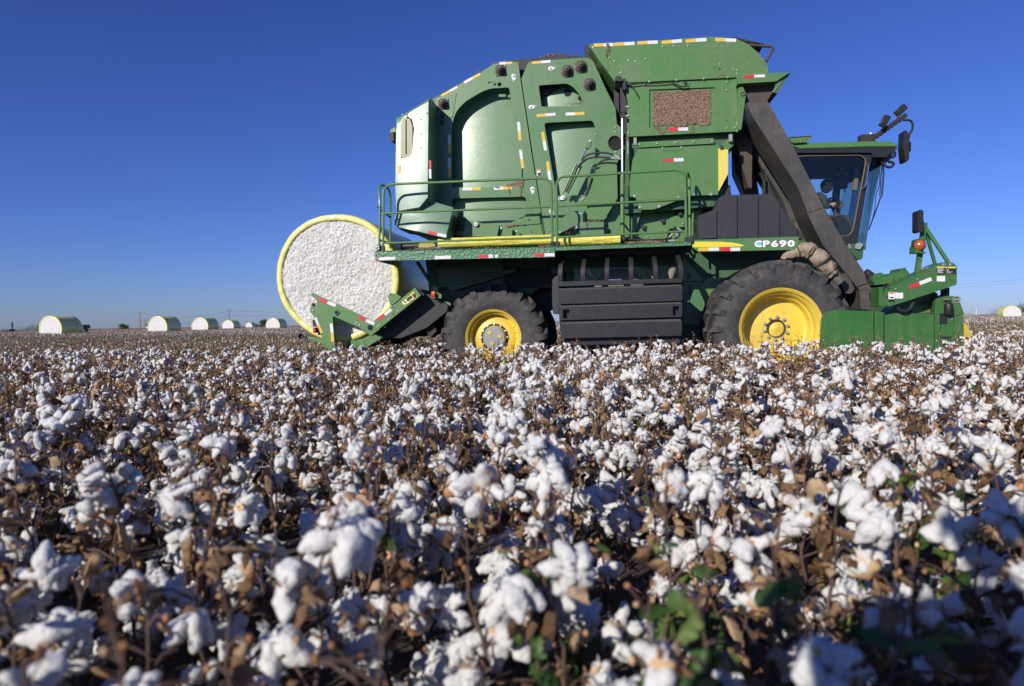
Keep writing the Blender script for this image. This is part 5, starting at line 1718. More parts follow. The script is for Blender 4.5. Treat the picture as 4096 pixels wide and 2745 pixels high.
mb.mat(2).prism(XZ(PL('I', YM, 472, 1222, 540, 1300, 540, 1310, 474, 1310)), YM + .1, YM + .14)
part('tail_lamp', [BLACK, NT('tail_lens').set(Base_Color=(.4, .02, .03), Roughness=.25), GREEN], mb)

# ================================================================== round cotton modules
def cotton_bale(label, c, rad, length, rot, seed, fine, group=None, loc_w=None):
    """axis along local +y, near face at y=0"""
    o = empty('cotton_module', c, rot)
    o['_c'] = [0, 0, 0]
    tag(o, label, 'cotton module', group)
    rg = random.Random(seed)
    def wob(t, y=0):
        return 1 + .012 * math.sin(2 * t + seed) + .008 * math.sin(3 * t + seed * 2) + .006 * math.sin(5 * t + y * 2 + seed)
    n = 300 if fine else 40
    k = 90 if fine else 6
    mb = MB()
    rings = []
    rin = rad * .898
    for j in range(k + 1):
        rr = rin * 1.02 * j / k
        ring = []
        for i in range(n):
            t = 2 * math.pi * i / n
            w_ = 1 + (wob(t) - 1) * (j / k)
            x, z = rr * w_ * math.cos(t), rr * w_ * math.sin(t)
            y = .01
            if fine:
                p = Vector((x * 1.0, seed, z))
                y += .03 * noise.noise(p * 2.5) + .012 * noise.noise(p * 9) + .016 * noise.noise(p * 24) + .012 * noise.noise(p * 48) + .02 * (j / k) ** 6
            ring.append((x, y, z))
        rings.append(ring)
    vs = [p for r_ in rings for p in r_]
    fs = [(j * n + i, j * n + (i + 1) % n, (j + 1) * n + (i + 1) % n, (j + 1) * n + i) for j in range(k) for i in range(n)]
    mb.add(vs, fs).build('packed_cotton_face', BALE_FACE, o, 0, sharp=180)
    mb = MB()
    prof = [(.05, .893), (.0, .899), (-.012, .912), (-.010, .95), (-.004, .975), (.012, .99), (.05, 1.0), (.3, 1.002), (.7, .998), (length * .5, 1.003), (length - .6, .998), (length - .06, 1.0), (length, .97), (length + .0, .86), (length - .03, .02)]
    vs = []
    for (y, f_) in prof:
        for i in range(n):
            t = 2 * math.pi * i / n
            rr = rad * f_ * wob(t)
            if fine:
                rr *= 1 + .004 * noise.noise(Vector((math.cos(t) * 6, math.sin(t) * 6, y * 1.5 + seed)))
            vs.append((rr * math.cos(t), y + (.012 * noise.noise(Vector((math.cos(t) * 8, math.sin(t) * 8, seed))) if y < .05 else 0), rr * math.sin(t)))
    fs = [(j * n + i, j * n + (i + 1) % n, (j + 1) * n + (i + 1) % n, (j + 1) * n + i) for j in range(len(prof) - 1) for i in range(n)]
    mb.add(vs, fs).build('plastic_wrap', WRAP, o, 0, sharp=50)
    return o


bc = P('P', 1347, 1110, .95)
rad = 246 * pxm(.95, 1347)
bw = M2W @ Vector((bc.x, .95, bc.z))
cotton_bale('big round cotton module in pale yellow wrap held in the harvester rear cradle', tuple(bw), rad, 2.35, -MA, 3, True)
far = [('largest of the distant round cotton modules, near the left end of the row', 200, 58.8), ('round cotton module just right of the tall utility pole', 629, 70),
       ('distant round cotton module between the one by the tall pole and the low one', 799, 84), ('low round cotton module right below the second utility pole', 911, 122),
       ('tiny round cotton module, smallest and farthest of them all', 995, 215), ('round cotton module beside the left edge of the big yellow wrapped one', 1091, 102), ('lone round cotton module on the skyline at the far right of the field', 4049, 95)]
for i, (lb, px, dep) in enumerate(far):
    p = W(px, 1290, dep)
    cotton_bale(lb, (p.x, p.y, 1.12), 1.13, 2.4, -MA + (-.12 if i == 6 else 0), 10 + i, False, 'round modules left standing in the field')
# ================================================================== people
def skin_person(name, joints, edges, mats, loc=(0, 0, 0), rz=0.0, sub=2, root=0, parent=None):
    me = bpy.data.meshes.new(name)
    me.from_pydata([j[:3] for j in joints], edges, [])
    o = bpy.data.objects.new(name, me)
    COL.objects.link(o)
    sk = o.modifiers.new('skin', 'SKIN')
    for i, j in enumerate(joints):
        r = j[3]
        me.skin_vertices[0].data[i].radius = r if isinstance(r, tuple) else (r, r)
        me.skin_vertices[0].data[i].use_root = (i == root)
    sk.use_smooth_shade = True
    sb = o.modifiers.new('sub', 'SUBSURF'); sb.levels = sub; sb.render_levels = sub
    dg = bpy.context.evaluated_depsgraph_get()
    m2 = bpy.data.meshes.new_from_object(o.evaluated_get(dg))
    o.modifiers.clear()
    o.data = m2
    m2.name = name
    m2.materials.clear()
    for m in mats: m2.materials.append(m)
    o.location = loc; o.rotation_euler = (0, 0, rz)
    if parent: o.parent = parent
    return o


SKIN = NT('skin').set(Base_Color=(.58, .35, .24), Roughness=.55)
SHIRT = NT('dark_shirt').set(Base_Color=(.05, .055, .075), Roughness=.85)
HAIR = NT('black_hair').set(Base_Color=(.012, .01, .009), Roughness=.6)
TROUS = NT('dark_trousers').set(Base_Color=(.03, .032, .04), Roughness=.85)

# driver: seated, leaning forward, looking down towards a hand on the console (machine frame, +x = forward)
hd_c = P('O', 487, 1082, 2.05)
hip = P('H', 375, 1085, 2.05)
def seat_fig():
    h, s = Vector(hip), Vector(hd_c)
    neck = s + Vector((-.10, 0, -.13))
    chest = neck.lerp(h, .33) + Vector((.0, 0, 0))
    belly = neck.lerp(h, .7)
    hand = P('H', 512, 945, 1.93)
    J = [(*h, (.16, .13)), (*belly, (.15, .12)), (*chest, (.17, .12)), (*(neck + Vector((-.02, 0, -.04))), (.07, .07)), (*(neck + Vector((.02, 0, .03))), (.055, .055))]
    E = [(0, 1), (1, 2), (2, 3), (3, 4)]
    for sgn, hy in ((-1, hand), (1, hand + Vector((-.05, .35, .02)))):
        sh = chest + Vector((.01, .20 * sgn, .08)); el = sh.lerp(hy, .5) + Vector((-.03, .03 * sgn, -.12)); b = len(J)
        J += [(*sh, .062), (*el, .045), (*hy, .028)]
        E += [(2, b), (b, b + 1), (b + 1, b + 2)]
    for sgn in (-1, 1):
        b = len(J)
        J += [(*(h + Vector((.12, .1 * sgn, -.02))), .09), (*(h + Vector((.45, .13 * sgn, .02))), .065), (*(h + Vector((.52, .13 * sgn, -.40))), .045)]
        E += [(0, b), (b, b + 1), (b + 1, b + 2)]
    return J, E, hand


J, E, hand = seat_fig()
cpt = Vector(J[0][:3])
Jl = [((Vector(j[:3]) - cpt).x, (Vector(j[:3]) - cpt).y, (Vector(j[:3]) - cpt).z, j[3]) for j in J]
drv = skin_person('person', Jl, E, [SHIRT], tuple(M2W @ cpt), -MA)
tag(drv, 'person with short dark hair in a dark shirt sitting in the cab and looking down', 'person')
drv['_c'] = [0, 0, 0]


def head_mesh(c, s=1.0, pitch=0.0):
    """head facing +x, about .23 m high"""
    bm = bmesh.new()
    bmesh.ops.create_uvsphere(bm, u_segments=32, v_segments=24, radius=1)
    vs, fs = [], [[v.index for v in f.verts] for f in bm.faces]
    for v in bm.verts:
        x, y, z = v.co
        p = Vector((x * .098, y * .075, z * .118))
        if z < 0:
            k = -z
            p.x += .018 * k if x > 0 else .02 * k * (-x) * .5
            p.y *= 1 - .28 * k
            if x < 0: p.x *= 1 - .25 * k
        if x > .5:
            p.x -= .012 * (x - .5)
            nose = math.exp(-((y / .16) ** 2 + ((z + .12) / .18) ** 2))
            p.x += .026 * nose
            for sy in (-1, 1):
                p.x -= .012 * math.exp(-(((y - sy * .36) / .16) ** 2 + ((z - .08) / .12) ** 2))
            p.x += .006 * math.exp(-((y / .3) ** 2 + ((z + .47) / .07) ** 2)) - .004 * math.exp(-((y / .3) ** 2 + ((z + .52) / .03) ** 2))
            p.x += .008 * math.exp(-((y / .4) ** 2 + ((z + .85) / .15) ** 2)) + .006 * math.exp(-(((z - .28) / .1) ** 2))
        vs.append(p)
    bm.free()
    rt = Matrix.Rotation(pitch, 3, 'Y')
    mbb = MB().mat(0).add([Vector(c) + (rt @ p) * s for p in vs], fs)
    for sy in (-1, 1):
        ear = [Vector((-.005 + .02 * math.cos(t), sy * (.076 + .006 * math.sin(t * 2)), -.005 + .033 * math.sin(t))) for t in [k * math.pi / 5 for k in range(10)]]
        ear2 = [q_ + Vector((-.004, sy * .014, 0)) for q_ in ear]
        a_, b_ = [Vector(c) + (rt @ q_) * s for q_ in ear], [Vector(c) + (rt @ q_) * s for q_ in ear2]
        mbb.hexa(a_, b_)
    return mbb, vs, fs, rt


def add_head(parent, off, pitch, hair_line=.25):
    mbb, vs, fs, rt = head_mesh(off, 1.0, pitch)
    h_ = mbb.build('head', [SKIN], parent, 0, sharp=180)
    hv = MB()
    keep = [f for f in fs if all((vs[i].z > .035 + (.055 if vs[i].x > .03 else 0) or (vs[i].x < -.03 and vs[i].z > -.06)) for i in f)]
    hv.add([Vector(off) + (rt @ (p * 1.03 + Vector((-.004, 0, .003)))) for p in vs], keep)
    hv.build('hair', [HAIR], parent, 0, sharp=180)
    return h_


add_head(drv, Vector(hd_c) - cpt, R(28))
# bare forearm and hand with five fingers
hl = Vector(hand) - cpt
mb = MB().mat(0)
mb.tube([hl + Vector((-.16, .02, -.03)), hl + Vector((-.05, 0, 0))], [.034, .026], 12)
mb.tube([hl + Vector((-.05, 0, 0)), hl, hl + Vector((.045, -.005, .012))], [.026, .040, .038], 12)
for k in range(4):
    b0 = hl + Vector((.04, -.03 + k * .02, .015))
    mb.tube([b0, b0 + Vector((.03, 0, .012)), b0 + Vector((.052, 0, .0)), b0 + Vector((.06, 0, -.016))], [.0095, .009, .008, .006], 8)
mb.tube([hl + Vector((.0, -.03, .0)), hl + Vector((.03, -.052, .015)), hl + Vector((.055, -.045, .02))], [.012, .010, .007], 8)
mb.build('hand', [SKIN], drv, 0, sharp=80)

# the one whose shadow falls across the plants: standing, holding a camera out at chest height
J = [(0, 0, .95, (.16, .11)), (0, 0, 1.12, (.15, .11)), (0, 0, 1.33, (.18, .12)), (0, 0, 1.47, (.07, .07)), (0, .01, 1.54, (.055, .055)),
     (-.2, 0, 1.40, .065), (-.30, .05, 1.12, .048), (-.06, .20, 1.09, .032), (.2, 0, 1.40, .065), (.34, .02, 1.14, .048), (.30, .20, 1.08, .032),
     (-.1, 0, .88, .10), (-.12, .02, .48, .07), (-.13, -.02, .07, .048), (-.14, .14, .03, .045), (.1, 0, .88, .10), (.12, .02, .48, .07), (.13, -.02, .07, .048), (.14, .14, .03, .045)]
E = [(0, 1), (1, 2), (2, 3), (3, 4), (2, 5), (5, 6), (6, 7), (2, 8), (8, 9), (9, 10), (0, 11), (11, 12), (12, 13), (13, 14), (0, 15), (15, 16), (16, 17), (17, 18)]
ph = skin_person('person', J, E, [TROUS], (-.30, -.28, 0), R(-25))
tag(ph, 'person standing with a camera whose long shadow falls across the cotton plants', 'person')
ph['_c'] = [0, 0, 0]
mbb, hvs, hfs, _ = head_mesh((0, 0, 0))
q90 = Matrix.Rotation(R(90), 3, 'Z')
mb = MB().add([q90 @ Vector(v) + Vector((0, .02, 1.66)) for v in mbb.v], mbb.f); mb.build('head', [SKIN], ph, 0, sharp=180)
mb = MB()
for sx, cx, cz in ((-1, -.06, 1.09), (1, .30, 1.08)):
    hp = Vector((cx, .20, cz))
    mb.tube([hp, hp + Vector((0, .05, 0)), hp + Vector((0, .085, .01))], [.03, .042, .036], 10)
    for k in range(4):
        b0 = hp + Vector((-.03 + .02 * k, .08, .01))
        mb.tube([b0, b0 + Vector((0, .03, 0)), b0 + Vector((0, .04, -.025))], [.0095, .009, .007], 8)
    mb.tube([hp + Vector((-.03 * sx, .03, 0)), hp + Vector((-.05 * sx, .07, .02))], [.012, .008], 8)
mb.build('hand', [SKIN], ph, 0, sharp=80)
mb = MB()
mb.prism(rnd([(-.07, -.045), (.07, -.045), (.07, .04), (.03, .045), (.02, .06), (-.02, .06), (-.03, .045), (-.07, .04)], .01), -.30, -.24)
mb.lathe([(-.24, .001), (-.24, .036), (-.16, .04), (-.16, .001)], (0, 0, 0), 20)
mb.v = [(v[0] + .1, v[1] + .34, v[2] + .96) for v in mb.v]
mb.v = [(-.20 + v[0] * .8, -.10 + (v[1]) * .3, v[2] + .1) for v in mb.v]
camo = mb.build('hand_camera', [BLACK], None, .004)
tag(camo, 'black camera held in front of the standing photographer', 'camera')

# ================================================================== skyline things
WOOD = NT('weathered_pole').set(Base_Color=(.24, .22, .20), Roughness=.9)
WHITE = NT('white_wall').set(Base_Color=(.6, .6, .58), Roughness=.8)
DKW = NT('dark_wall').set(Base_Color=(.09, .08, .075), Roughness=.8)


def pole(label, px, top_py, dep, arms, r=.14, group='utility poles on the skyline', wood=WOOD):
    b = W(px, 1290, dep); t = W(px, top_py, dep)
    o = empty('utility_pole', (b.x, b.y, 0)); o['_c'] = [0, 0, 0]
    tag(o, label, 'utility pole', group)
    MB().tube([(0, 0, 0), (0, 0, t.z)], [r, r * .7], 8).build('pole_shaft', wood, o, 0)
    for (dz, hw) in arms:
        m_ = MB().box((0, 0, t.z - dz), (hw * 2, .12, .14))
        for s in (-1, -.5, .5, 1):
            m_.tube([(s * hw * .93, 0, t.z - dz), (s * hw * .93, 0, t.z - dz + .3)], .06, 6)
        m_.build('cross_arm', wood, o, 0)
    return Vector((b.x, b.y, t.z))


pA = pole('tall utility pole with two cross arms standing left of a cotton module', 560, 1247, 150, [(.4, 1.0), (2.2, 1.2)], .13)
pB = pole('shorter utility pole close to the tall one with two cross arms', 578, 1277, 190, [(.3, 1.2), (1.4, 1.4)], .11)
pC = pole('slim utility pole rising behind the low cotton modules', 917, 1241, 170, [(.2, .4)], .12)
mb = MB()
def wire(a, b, sag, n=14):
    a, b = Vector(a), Vector(b)
    mb.tube([a.lerp(b, i / n) - Vector((0, 0, sag * 4 * (i / n) * (1 - i / n))) for i in range(n + 1)], .022, 4)


e1 = W(1180, 1246, 185); e2 = W(3100, 1225, 260); e3 = W(4300, 1108, 260)
for dz in (.3, 2.1):
    wire(pA + Vector((0, 0, -dz)), pC + Vector((0, 0, -dz * .6)), 1.2)
    wire(pC + Vector((0, 0, -dz * .6)), W(2200, 1235 + dz * 2, 240), 1.2)
for i in range(2):
    wire(W(2200, 1235 + i * 5, 240), W(4350, 1093 + i * 14, 250), 1.5)
o = mb.build('power_line', BLACK, None, 0, smooth=False)
tag(o, 'thin power lines crossing the pale sky low above the field', 'power line')


def shed(name, label, cat, px0, px1, py_top, dep, wall, roof, depth=6, extra=None):
    a, b, t = W(px0, 1300, dep), W(px1, 1300, dep), W((px0 + px1) / 2, py_top, dep)
    o = empty(name, ((a.x + b.x) / 2, a.y, 0)); o['_c'] = [0, 0, 0]
    tag(o, label, cat)
    w = (b - a).length
    MB().box((0, depth / 2, t.z / 2), (w, depth, t.z)).build('wall', wall, o, 0)
    rb = MB().prism([(-w * .55, t.z), (w * .55, t.z), (w * .5, t.z + .35), (-w * .5, t.z + .35)], -.3, depth + .3)
    rb.build('roof', roof, o, 0)
    MB().box((w * .1, -.04, t.z * .35), (w * .14, .08, t.z * .7)).build('door', DKW, o, 0)
    for s in (-.3, .35):
        MB().box((w * s, -.03, t.z * .6), (w * .12, .06, t.z * .25)).build('window', BLACK, o, 0)
    if extra:
        extra(o, t.z)
    return o


RED = NT('reddish_brick').set(Base_Color=(.2, .09, .06), Roughness=.9)
shed('small_building', 'low reddish building with a rooftop mast at the left edge of the skyline', 'building', 6, 38, 1324, 150, RED, DKW, 1.5,
     lambda o, z: MB().tube([(0, 2, z), (0, 2, z + 2.0)], [.2, .14], 8).tube([(0, 2, z + 1.2), (0, 2, z + 1.4)], .35, 8).build('mast', DKW, o, 0))
shed('farm_trailer', 'dark farm trailer parked behind the leftmost cotton module', 'trailer', 330, 340, 1314, 66, DKW, BLACK, .5)
shed('pump_house', 'small white hut between the utility pole and a cotton module', 'hut', 583, 592, 1304, 120, WHITE, DKW, .6)
shed('long_shed', 'long low white shed on the horizon right of the harvester', 'building', 3862, 3888, 1258, 300, WHITE, GREY, 8)
b = W(3905, 1262, 320); t = W(3905, 1233, 320)
mb = MB().tube([(b.x, b.y, 0), (b.x, b.y, t.z)], [.3, .2], 8)
tag(mb.build('thin_mast', WHITE, None, 0), 'thin pale mast on the horizon right of the harvester', 'mast')

# far trees: trunk and crown of leaf clumps
LEAF_FAR = NT('far_foliage')
rgm = LEAF_FAR.ramp(LEAF_FAR.noise(1.2, 3, .6), [(.3, (.03, .05, .02)), (.7, (.09, .12, .05))])
LEAF_FAR = LEAF_FAR.set(Base_Color=rgm, Roughness=.9)


def tree(label, px, dep, h, w, seed):
    b = W(px, 1300, dep)
    o = empty('field_tree', (b.x, b.y, 0)); o['_c'] = [0, 0, 0]
    tag(o, label, 'tree', 'trees on the skyline')
    rg = random.Random(seed)
    m_ = MB().tube([(0, 0, 0), (.1, 0, h * .4), (0, 0, h * .75)], [.25, .16, .06], 6)
    for k in range(5):
        a = rg.uniform(0, 6.3)
        m_.tube([(0, 0, h * .35), (math.cos(a) * w * .3, math.sin(a) * w * .3, h * .7)], [.1, .03], 5)
    m_.build('trunk', WOOD, o, 0)
    m_ = MB()
    cl = [(rg.uniform(-.4, .4) * w, rg.uniform(-.4, .4) * w, h * rg.uniform(.45, .88), rg.uniform(.14, .24) * w) for _ in range(12)]
    for k in range(700):
        c = rg.choice(cl)
        d = Vector((rg.gauss(0, 1), rg.gauss(0, 1), rg.gauss(0, .8))).normalized() * c[3] * rg.random() ** .4
        p = Vector(c[:3]) + d
        s = rg.uniform(.1, .22)
        u = Vector((rg.gauss(0, 1), rg.gauss(0, 1), rg.gauss(0, 1))).normalized(); v = u.orthogonal().normalized()
        m_.add([p - u * s, p + v * s * .6, p + u * s, p - v * s * .6], [(0, 1, 2, 3)])
    m_.build('crown', LEAF_FAR, o, 0, smooth=False)


for i, (px, dep, h, w, lb) in enumerate([(498, 230, 2.4, 4.5, 'low rounded bush-like tree left of the tall utility pole'), (1058, 200, 3.0, 3.0, 'dark small tree left of the module beside the big bale'),
                                         (1035, 260, 2.0, 5, 'wide low tree behind the row of small modules'), (4086, 190, 4.3, 5, 'rounded dark tree at the right edge of the skyline'), (140, 260, 1.9, 10, 'long low clump of trees near the left building'),
                                         (3990, 300, 2.6, 10, 'pale low tree clump left of the lone module'), (668, 280, 1.9, 6, 'flat tree clump behind the utility pole module')]):
    tree(lb, px, dep, h, w, 40 + i)
# ================================================================== ground and cotton
t = NT('dry_brown_soil')
nz = t.noise(6, 6, .7)
t.bump(nz, 1.0, .05)
SOIL = t.set(Base_Color=t.ramp(t.noise(2.2, 5, .65), [(.3, (.03, .021, .015)), (.7, (.08, .058, .042))]), Roughness=.95)
mb = MB()
mb.add([(-2500, -300, 0), (2500, -300, 0), (2500, 4500, 0), (-2500, 4500, 0)], [(0, 1, 2, 3)])
tag(mb.build('ground', SOIL, None, 0, smooth=False), 'dry brown soil under the cotton', None, None, 'structure')


def isl(t, a, b, c, key='Random Per Island'):
    g = t.n('ShaderNodeNewGeometry')
    return t.ramp(g.outputs[key], [(0.0, a), (.5, b), (1.0, c)])


t = NT('dry_cotton_leaf')
c = isl(t, (.12, .07, .035), (.40, .25, .13), (.66, .48, .29))
c = t.mix(t.ramp(t.noise(45, 4, .7), [(.35, .0), (.75, .7)]), c, (.10, .05, .025))
LEAF_DRY = t.set(Base_Color=c, Roughness=.8, Specular_IOR_Level=.2)
t = NT('green_cotton_leaf')
c = isl(t, (.035, .085, .02), (.07, .14, .03), (.24, .27, .05))
LEAF_GREEN = t.set(Base_Color=c, Roughness=.55)
for m_ in (LEAF_DRY, LEAF_GREEN):
    nt = m_.node_tree
    tl = nt.nodes.new('ShaderNodeBsdfTranslucent')
    mx = nt.nodes.new('ShaderNodeMixShader'); mx.inputs[0].default_value = .28
    b_ = nt.nodes['Principled BSDF']
    src = b_.inputs['Base Color'].links[0].from_socket
    nt.links.new(src, tl.inputs[0]); nt.links.new(b_.outputs[0], mx.inputs[1]); nt.links.new(tl.outputs[0], mx.inputs[2])
    nt.links.new(mx.outputs[0], nt.nodes['Material Output'].inputs[0])
t = NT('cotton_stem_bark')
STEM = t.set(Base_Color=t.ramp(t.noise(20, 3, .6, stretch=(1, 1, .3)), [(.3, (.05, .028, .022)), (.7, (.15, .09, .065))]), Roughness=.8)
t = NT('dry_boll_bract')
BURR = t.set(Base_Color=isl(t, (.16, .065, .025), (.42, .20, .09), (.62, .42, .24)), Roughness=.75, Specular_IOR_Level=.2)
LINT_P = lint_mat('open_boll_lint', (.70, .685, .655), 95, .9, .010)
t = NT('pale_empty_bract')
BURR_P = t.set(Base_Color=isl(t, (.20, .14, .08), (.46, .37, .25), (.68, .60, .45)), Roughness=.8)
t = NT('olive_dry_leaf')
LEAF_P = t.set(Base_Color=isl(t, (.07, .055, .025), (.15, .12, .05), (.24, .19, .10)), Roughness=.85)
t = NT('grey_brown_stalk')
STEM_P = t.set(Base_Color=isl(t, (.06, .04, .03), (.10, .07, .055), (.16, .12, .09)), Roughness=.85)
MATS = [STEM, LEAF_DRY, LINT_P, BURR, LEAF_GREEN]
rs = np.random.RandomState(4)


def ico(level):
    bm = bmesh.new()
    bmesh.ops.create_icosphere(bm, subdivisions=level, radius=1)
    v = np.array([x.co[:] for x in bm.verts]); f = np.array([[q.index for q in y.verts] for y in bm.faces])
    bm.free()
    return v, f


ICO = {k: ico(k) for k in (1, 2, 3)}


class NM:
    """numpy mesh soup; faces are quads or tris"""
    def __init__(s):
        s.V, s.F, s.M, s.n = [], [], [], 0

    def add(s, v, f, m):
        v = np.asarray(v, float)
        s.V.append(v)
        f = np.asarray(f)
        if f.shape[1] == 3:
            f = np.concatenate([f, -np.ones((len(f), 1), int)], 1)
            g = np.where(f >= 0, f + s.n, -1)
        else:
            g = f + s.n
        s.F.append(g)
        s.M.append(np.full(len(g), m) if np.isscalar(m) else m)
        s.n += len(v)

    def arr(s):
        return np.concatenate(s.V), np.concatenate(s.F), np.concatenate(s.M)

    def merge(s, arr, mat4):
        v, f, m = arr
        v = v @ mat4[:3, :3].T + mat4[:3, 3]
        s.V.append(v); s.F.append(np.where(f >= 0, f + s.n, -1)); s.M.append(m); s.n += len(v)

    def mesh(s, name, mats=None, smooth=True):
        v, f, m = s.arr()
        me = bpy.data.meshes.new(name)
        tri = f[:, 3] < 0
        tot = np.where(tri, 3, 4)
        loops = f.reshape(-1)
        loops = loops[loops >= 0]
        me.vertices.add(len(v)); me.vertices.foreach_set('co', v.astype(np.float32).ravel())
        me.loops.add(len(loops)); me.loops.foreach_set('vertex_index', loops.astype(np.int32))
        me.polygons.add(len(f))
        st = np.concatenate([[0], np.cumsum(tot)[:-1]])
        me.polygons.foreach_set('loop_start', st.astype(np.int32))
        use = sorted(set(int(x) for x in m))
        mm = mats or MATS
        remap = {u: i for i, u in enumerate(use)}
        for u in use: me.materials.append(mm[u])
        me.polygons.foreach_set('material_index', np.array([remap[int(x)] for x in m], np.int32))
        me.update(calc_edges=True)
        me.validate()
        if smooth: me.shade_smooth()
        return me


def tube_np(pts, r, n=5):
    pts = np.asarray(pts, float)
    k = len(pts)
    rr = np.asarray(r if hasattr(r, '__len__') else [r] * k)
    d = np.gradient(pts, axis=0); d /= np.linalg.norm(d, axis=1)[:, None] + 1e-9
    ref = np.array([0.3, .2, 1.0]) if abs(d[0][2]) < .8 else np.array([1.0, .2, .1])
    a = np.cross(d, ref); a /= np.linalg.norm(a, axis=1)[:, None] + 1e-9
    b = np.cross(d, a)
    t_ = np.arange(n) * 2 * np.pi / n
    v = pts[:, None, :] + (a[:, None, :] * np.cos(t_)[None, :, None] + b[:, None, :] * np.sin(t_)[None, :, None]) * rr[:, None, None]
    f = [(i * n + j, i * n + (j + 1) % n, (i + 1) * n + (j + 1) % n, (i + 1) * n + j) for i in range(k - 1) for j in range(n)]
    return v.reshape(-1, 3), np.array(f)


def rotm(axis, ang):
    return np.array(Matrix.Rotation(ang, 3, Vector(axis)))


def frame(d, roll=0.0):
    """rotation taking +z to d"""
    q = Vector((0, 0, 1)).rotation_difference(Vector(d).normalized())
    return np.array(q.to_matrix()) @ rotm((0, 0, 1), roll)


def boll(level, kind, r, lint=True, burr=True):
    """open boll, axis +z, sits on the origin"""
    nm = NM()
    nl = r.choice([4, 4, 5])
    iv, iff = ICO[level]
    if lint:
        for k in range(nl):
            a = 2 * np.pi * k / nl + r.uniform(-.2, .2)
            if kind == 'tight':
                L, Rr, tilt, out, up = .024, .0165, .45, .014, .030
            elif kind == 'open':
                L, Rr, tilt, out, up = .029, .0185, .95, .021, .028
            else:                                   # hanging locks
                L, Rr, tilt, out, up = .036, .0175, 2.4 + r.uniform(-.4, .3), .024, .006
            L *= r.uniform(.8, 1.15); Rr *= r.uniform(.72, 1.02)
            v = iv * np.array([Rr, Rr, L])
            if level >= 2:
                bulge = 1 + .16 * np.sin(iv[:, 2] * 4.2 + k * 1.7) * (1 - iv[:, 2] ** 2)
                v = v * bulge[:, None]
                nn = np.array([noise.noise(Vector(p * 55 + k * 7.3)) for p in v]) * .0066 + np.array([noise.noise(Vector(p * 130 + k * 3.1)) for p in v]) * .0030
                v = v + iv * nn[:, None]
            v = v @ rotm((0, 1, 0), tilt).T @ rotm((0, 0, 1), a).T
            v += np.array([np.cos(a) * out, np.sin(a) * out, up])
            nm.add(v, iff, 2)
    if lint and level >= 2:                # loose wisps of fibre
        for k in range(26 if level == 3 else 8):
            dd = np.array([r.normal(), r.normal(), r.normal() + .3]); dd /= np.linalg.norm(dd)
            base = dd * np.array([.026, .026, .022]) + np.array([0, 0, .024])
            tip = base + dd * r.uniform(.006, .016) + np.array([r.uniform(-1, 1), r.uniform(-1, 1), -r.uniform(0, 1.5)]) * .006
            sd = np.cross(dd, [.3, .5, .8]); sd = sd / np.linalg.norm(sd) * .0022
            nm.add(np.array([base - sd * 2, base + sd * 2, tip + sd * .4, tip - sd * .4]), np.array([[0, 1, 2, 3]]), 2)
    if burr:
        for k in range(3):                  # ruffled dry bracteoles
            a = 2 * np.pi * k / 3 + r.uniform(-.5, .5)
            L = r.uniform(.017, .030); w = L * .5; cu = r.uniform(-.5, .9)
            p = []
            for i_, s_ in enumerate((0, .3, .6, 1)):
                for q in (-1, 0, 1):
                    p.append((.006 + L * s_ * .9, q * w * (.5, 1, .9, .35)[i_], -.004 + L * s_ * s_ * cu + r.uniform(-.1, .1) * L + abs(q) * L * .2))
            p = np.array(p) @ rotm((0, 0, 1), a).T
            nm.add(p, np.array([(i * 3 + j, i * 3 + j + 1, (i + 1) * 3 + j + 1, (i + 1) * 3 + j) for i in range(3) for j in range(2)]), 3)
        for k in range(nl):
            a = 2 * np.pi * (k + .5) / nl + r.uniform(-.15, .15)
            L = r.uniform(.028, .04)
            w = r.uniform(.009, .013)
            cu = r.uniform(.2, .9)
            p = []
            for s_, ww in ((0, .4), (.35, 1), (.7, .75), (1, .02)):
                x = .004 + L * s_ * .8; z = L * (s_ ** 1.6) * cu
                for q in (-1, 0, 1):
                    p.append((x, q * w * ww, z + (0.0035 if q else 0)))
            p = np.array(p) @ rotm((0, 0, 1), a).T
            f = [(i * 3 + j, i * 3 + j + 1, (i + 1) * 3 + j + 1, (i + 1) * 3 + j) for i in range(3) for j in range(2)]
            nm.add(p, f, 3)
    return nm


def leaf(nm, pos, size, r, mat=1, simple=False):
    """dry curled lobed leaf, or a flat green one"""
    g = 3 if simple else 7
    lob = 3
    vs = []
    roll = r.uniform(.5, 1.6) if mat == 1 else r.uniform(.1, .6)
    ph = r.uniform(0, 6)
    for i in range(g + 1):
        for j in range(g + 1):
            u, v_ = i / g, j / g * 2 - 1
            w = max(.02, np.sin(np.pi * min(1, u * .92 + .06))) ** .6 * (1 + .34 * np.cos(2 * lob * np.pi * u * .8 + ph))
            x = u * size; y = v_ * w * size * (.52 if mat == 4 else .40)
            z = -roll * size * (abs(v_) ** 1.5) * .6 + np.sin(u * 5 + ph) * size * .10 * roll + (r.uniform(-1, 1) * size * .07 if mat == 1 else 0) - u * u * size * .5 * roll
            y *= (1 - .5 * roll * abs(v_))
            vs.append((x, y, z))
    f = [(i * (g + 1) + j, (i + 1) * (g + 1) + j, (i + 1) * (g + 1) + j + 1, i * (g + 1) + j + 1) for i in range(g) for j in range(g)]
    v = np.array(vs) @ rotm((0, 1, 0), r.uniform(-.5, 1.5)).T @ rotm((1, 0, 0), r.uniform(-1.2, 1.2)).T @ rotm((0, 0, 1), r.uniform(0, 6.28)).T
    nm.add(v + pos, f, mat)


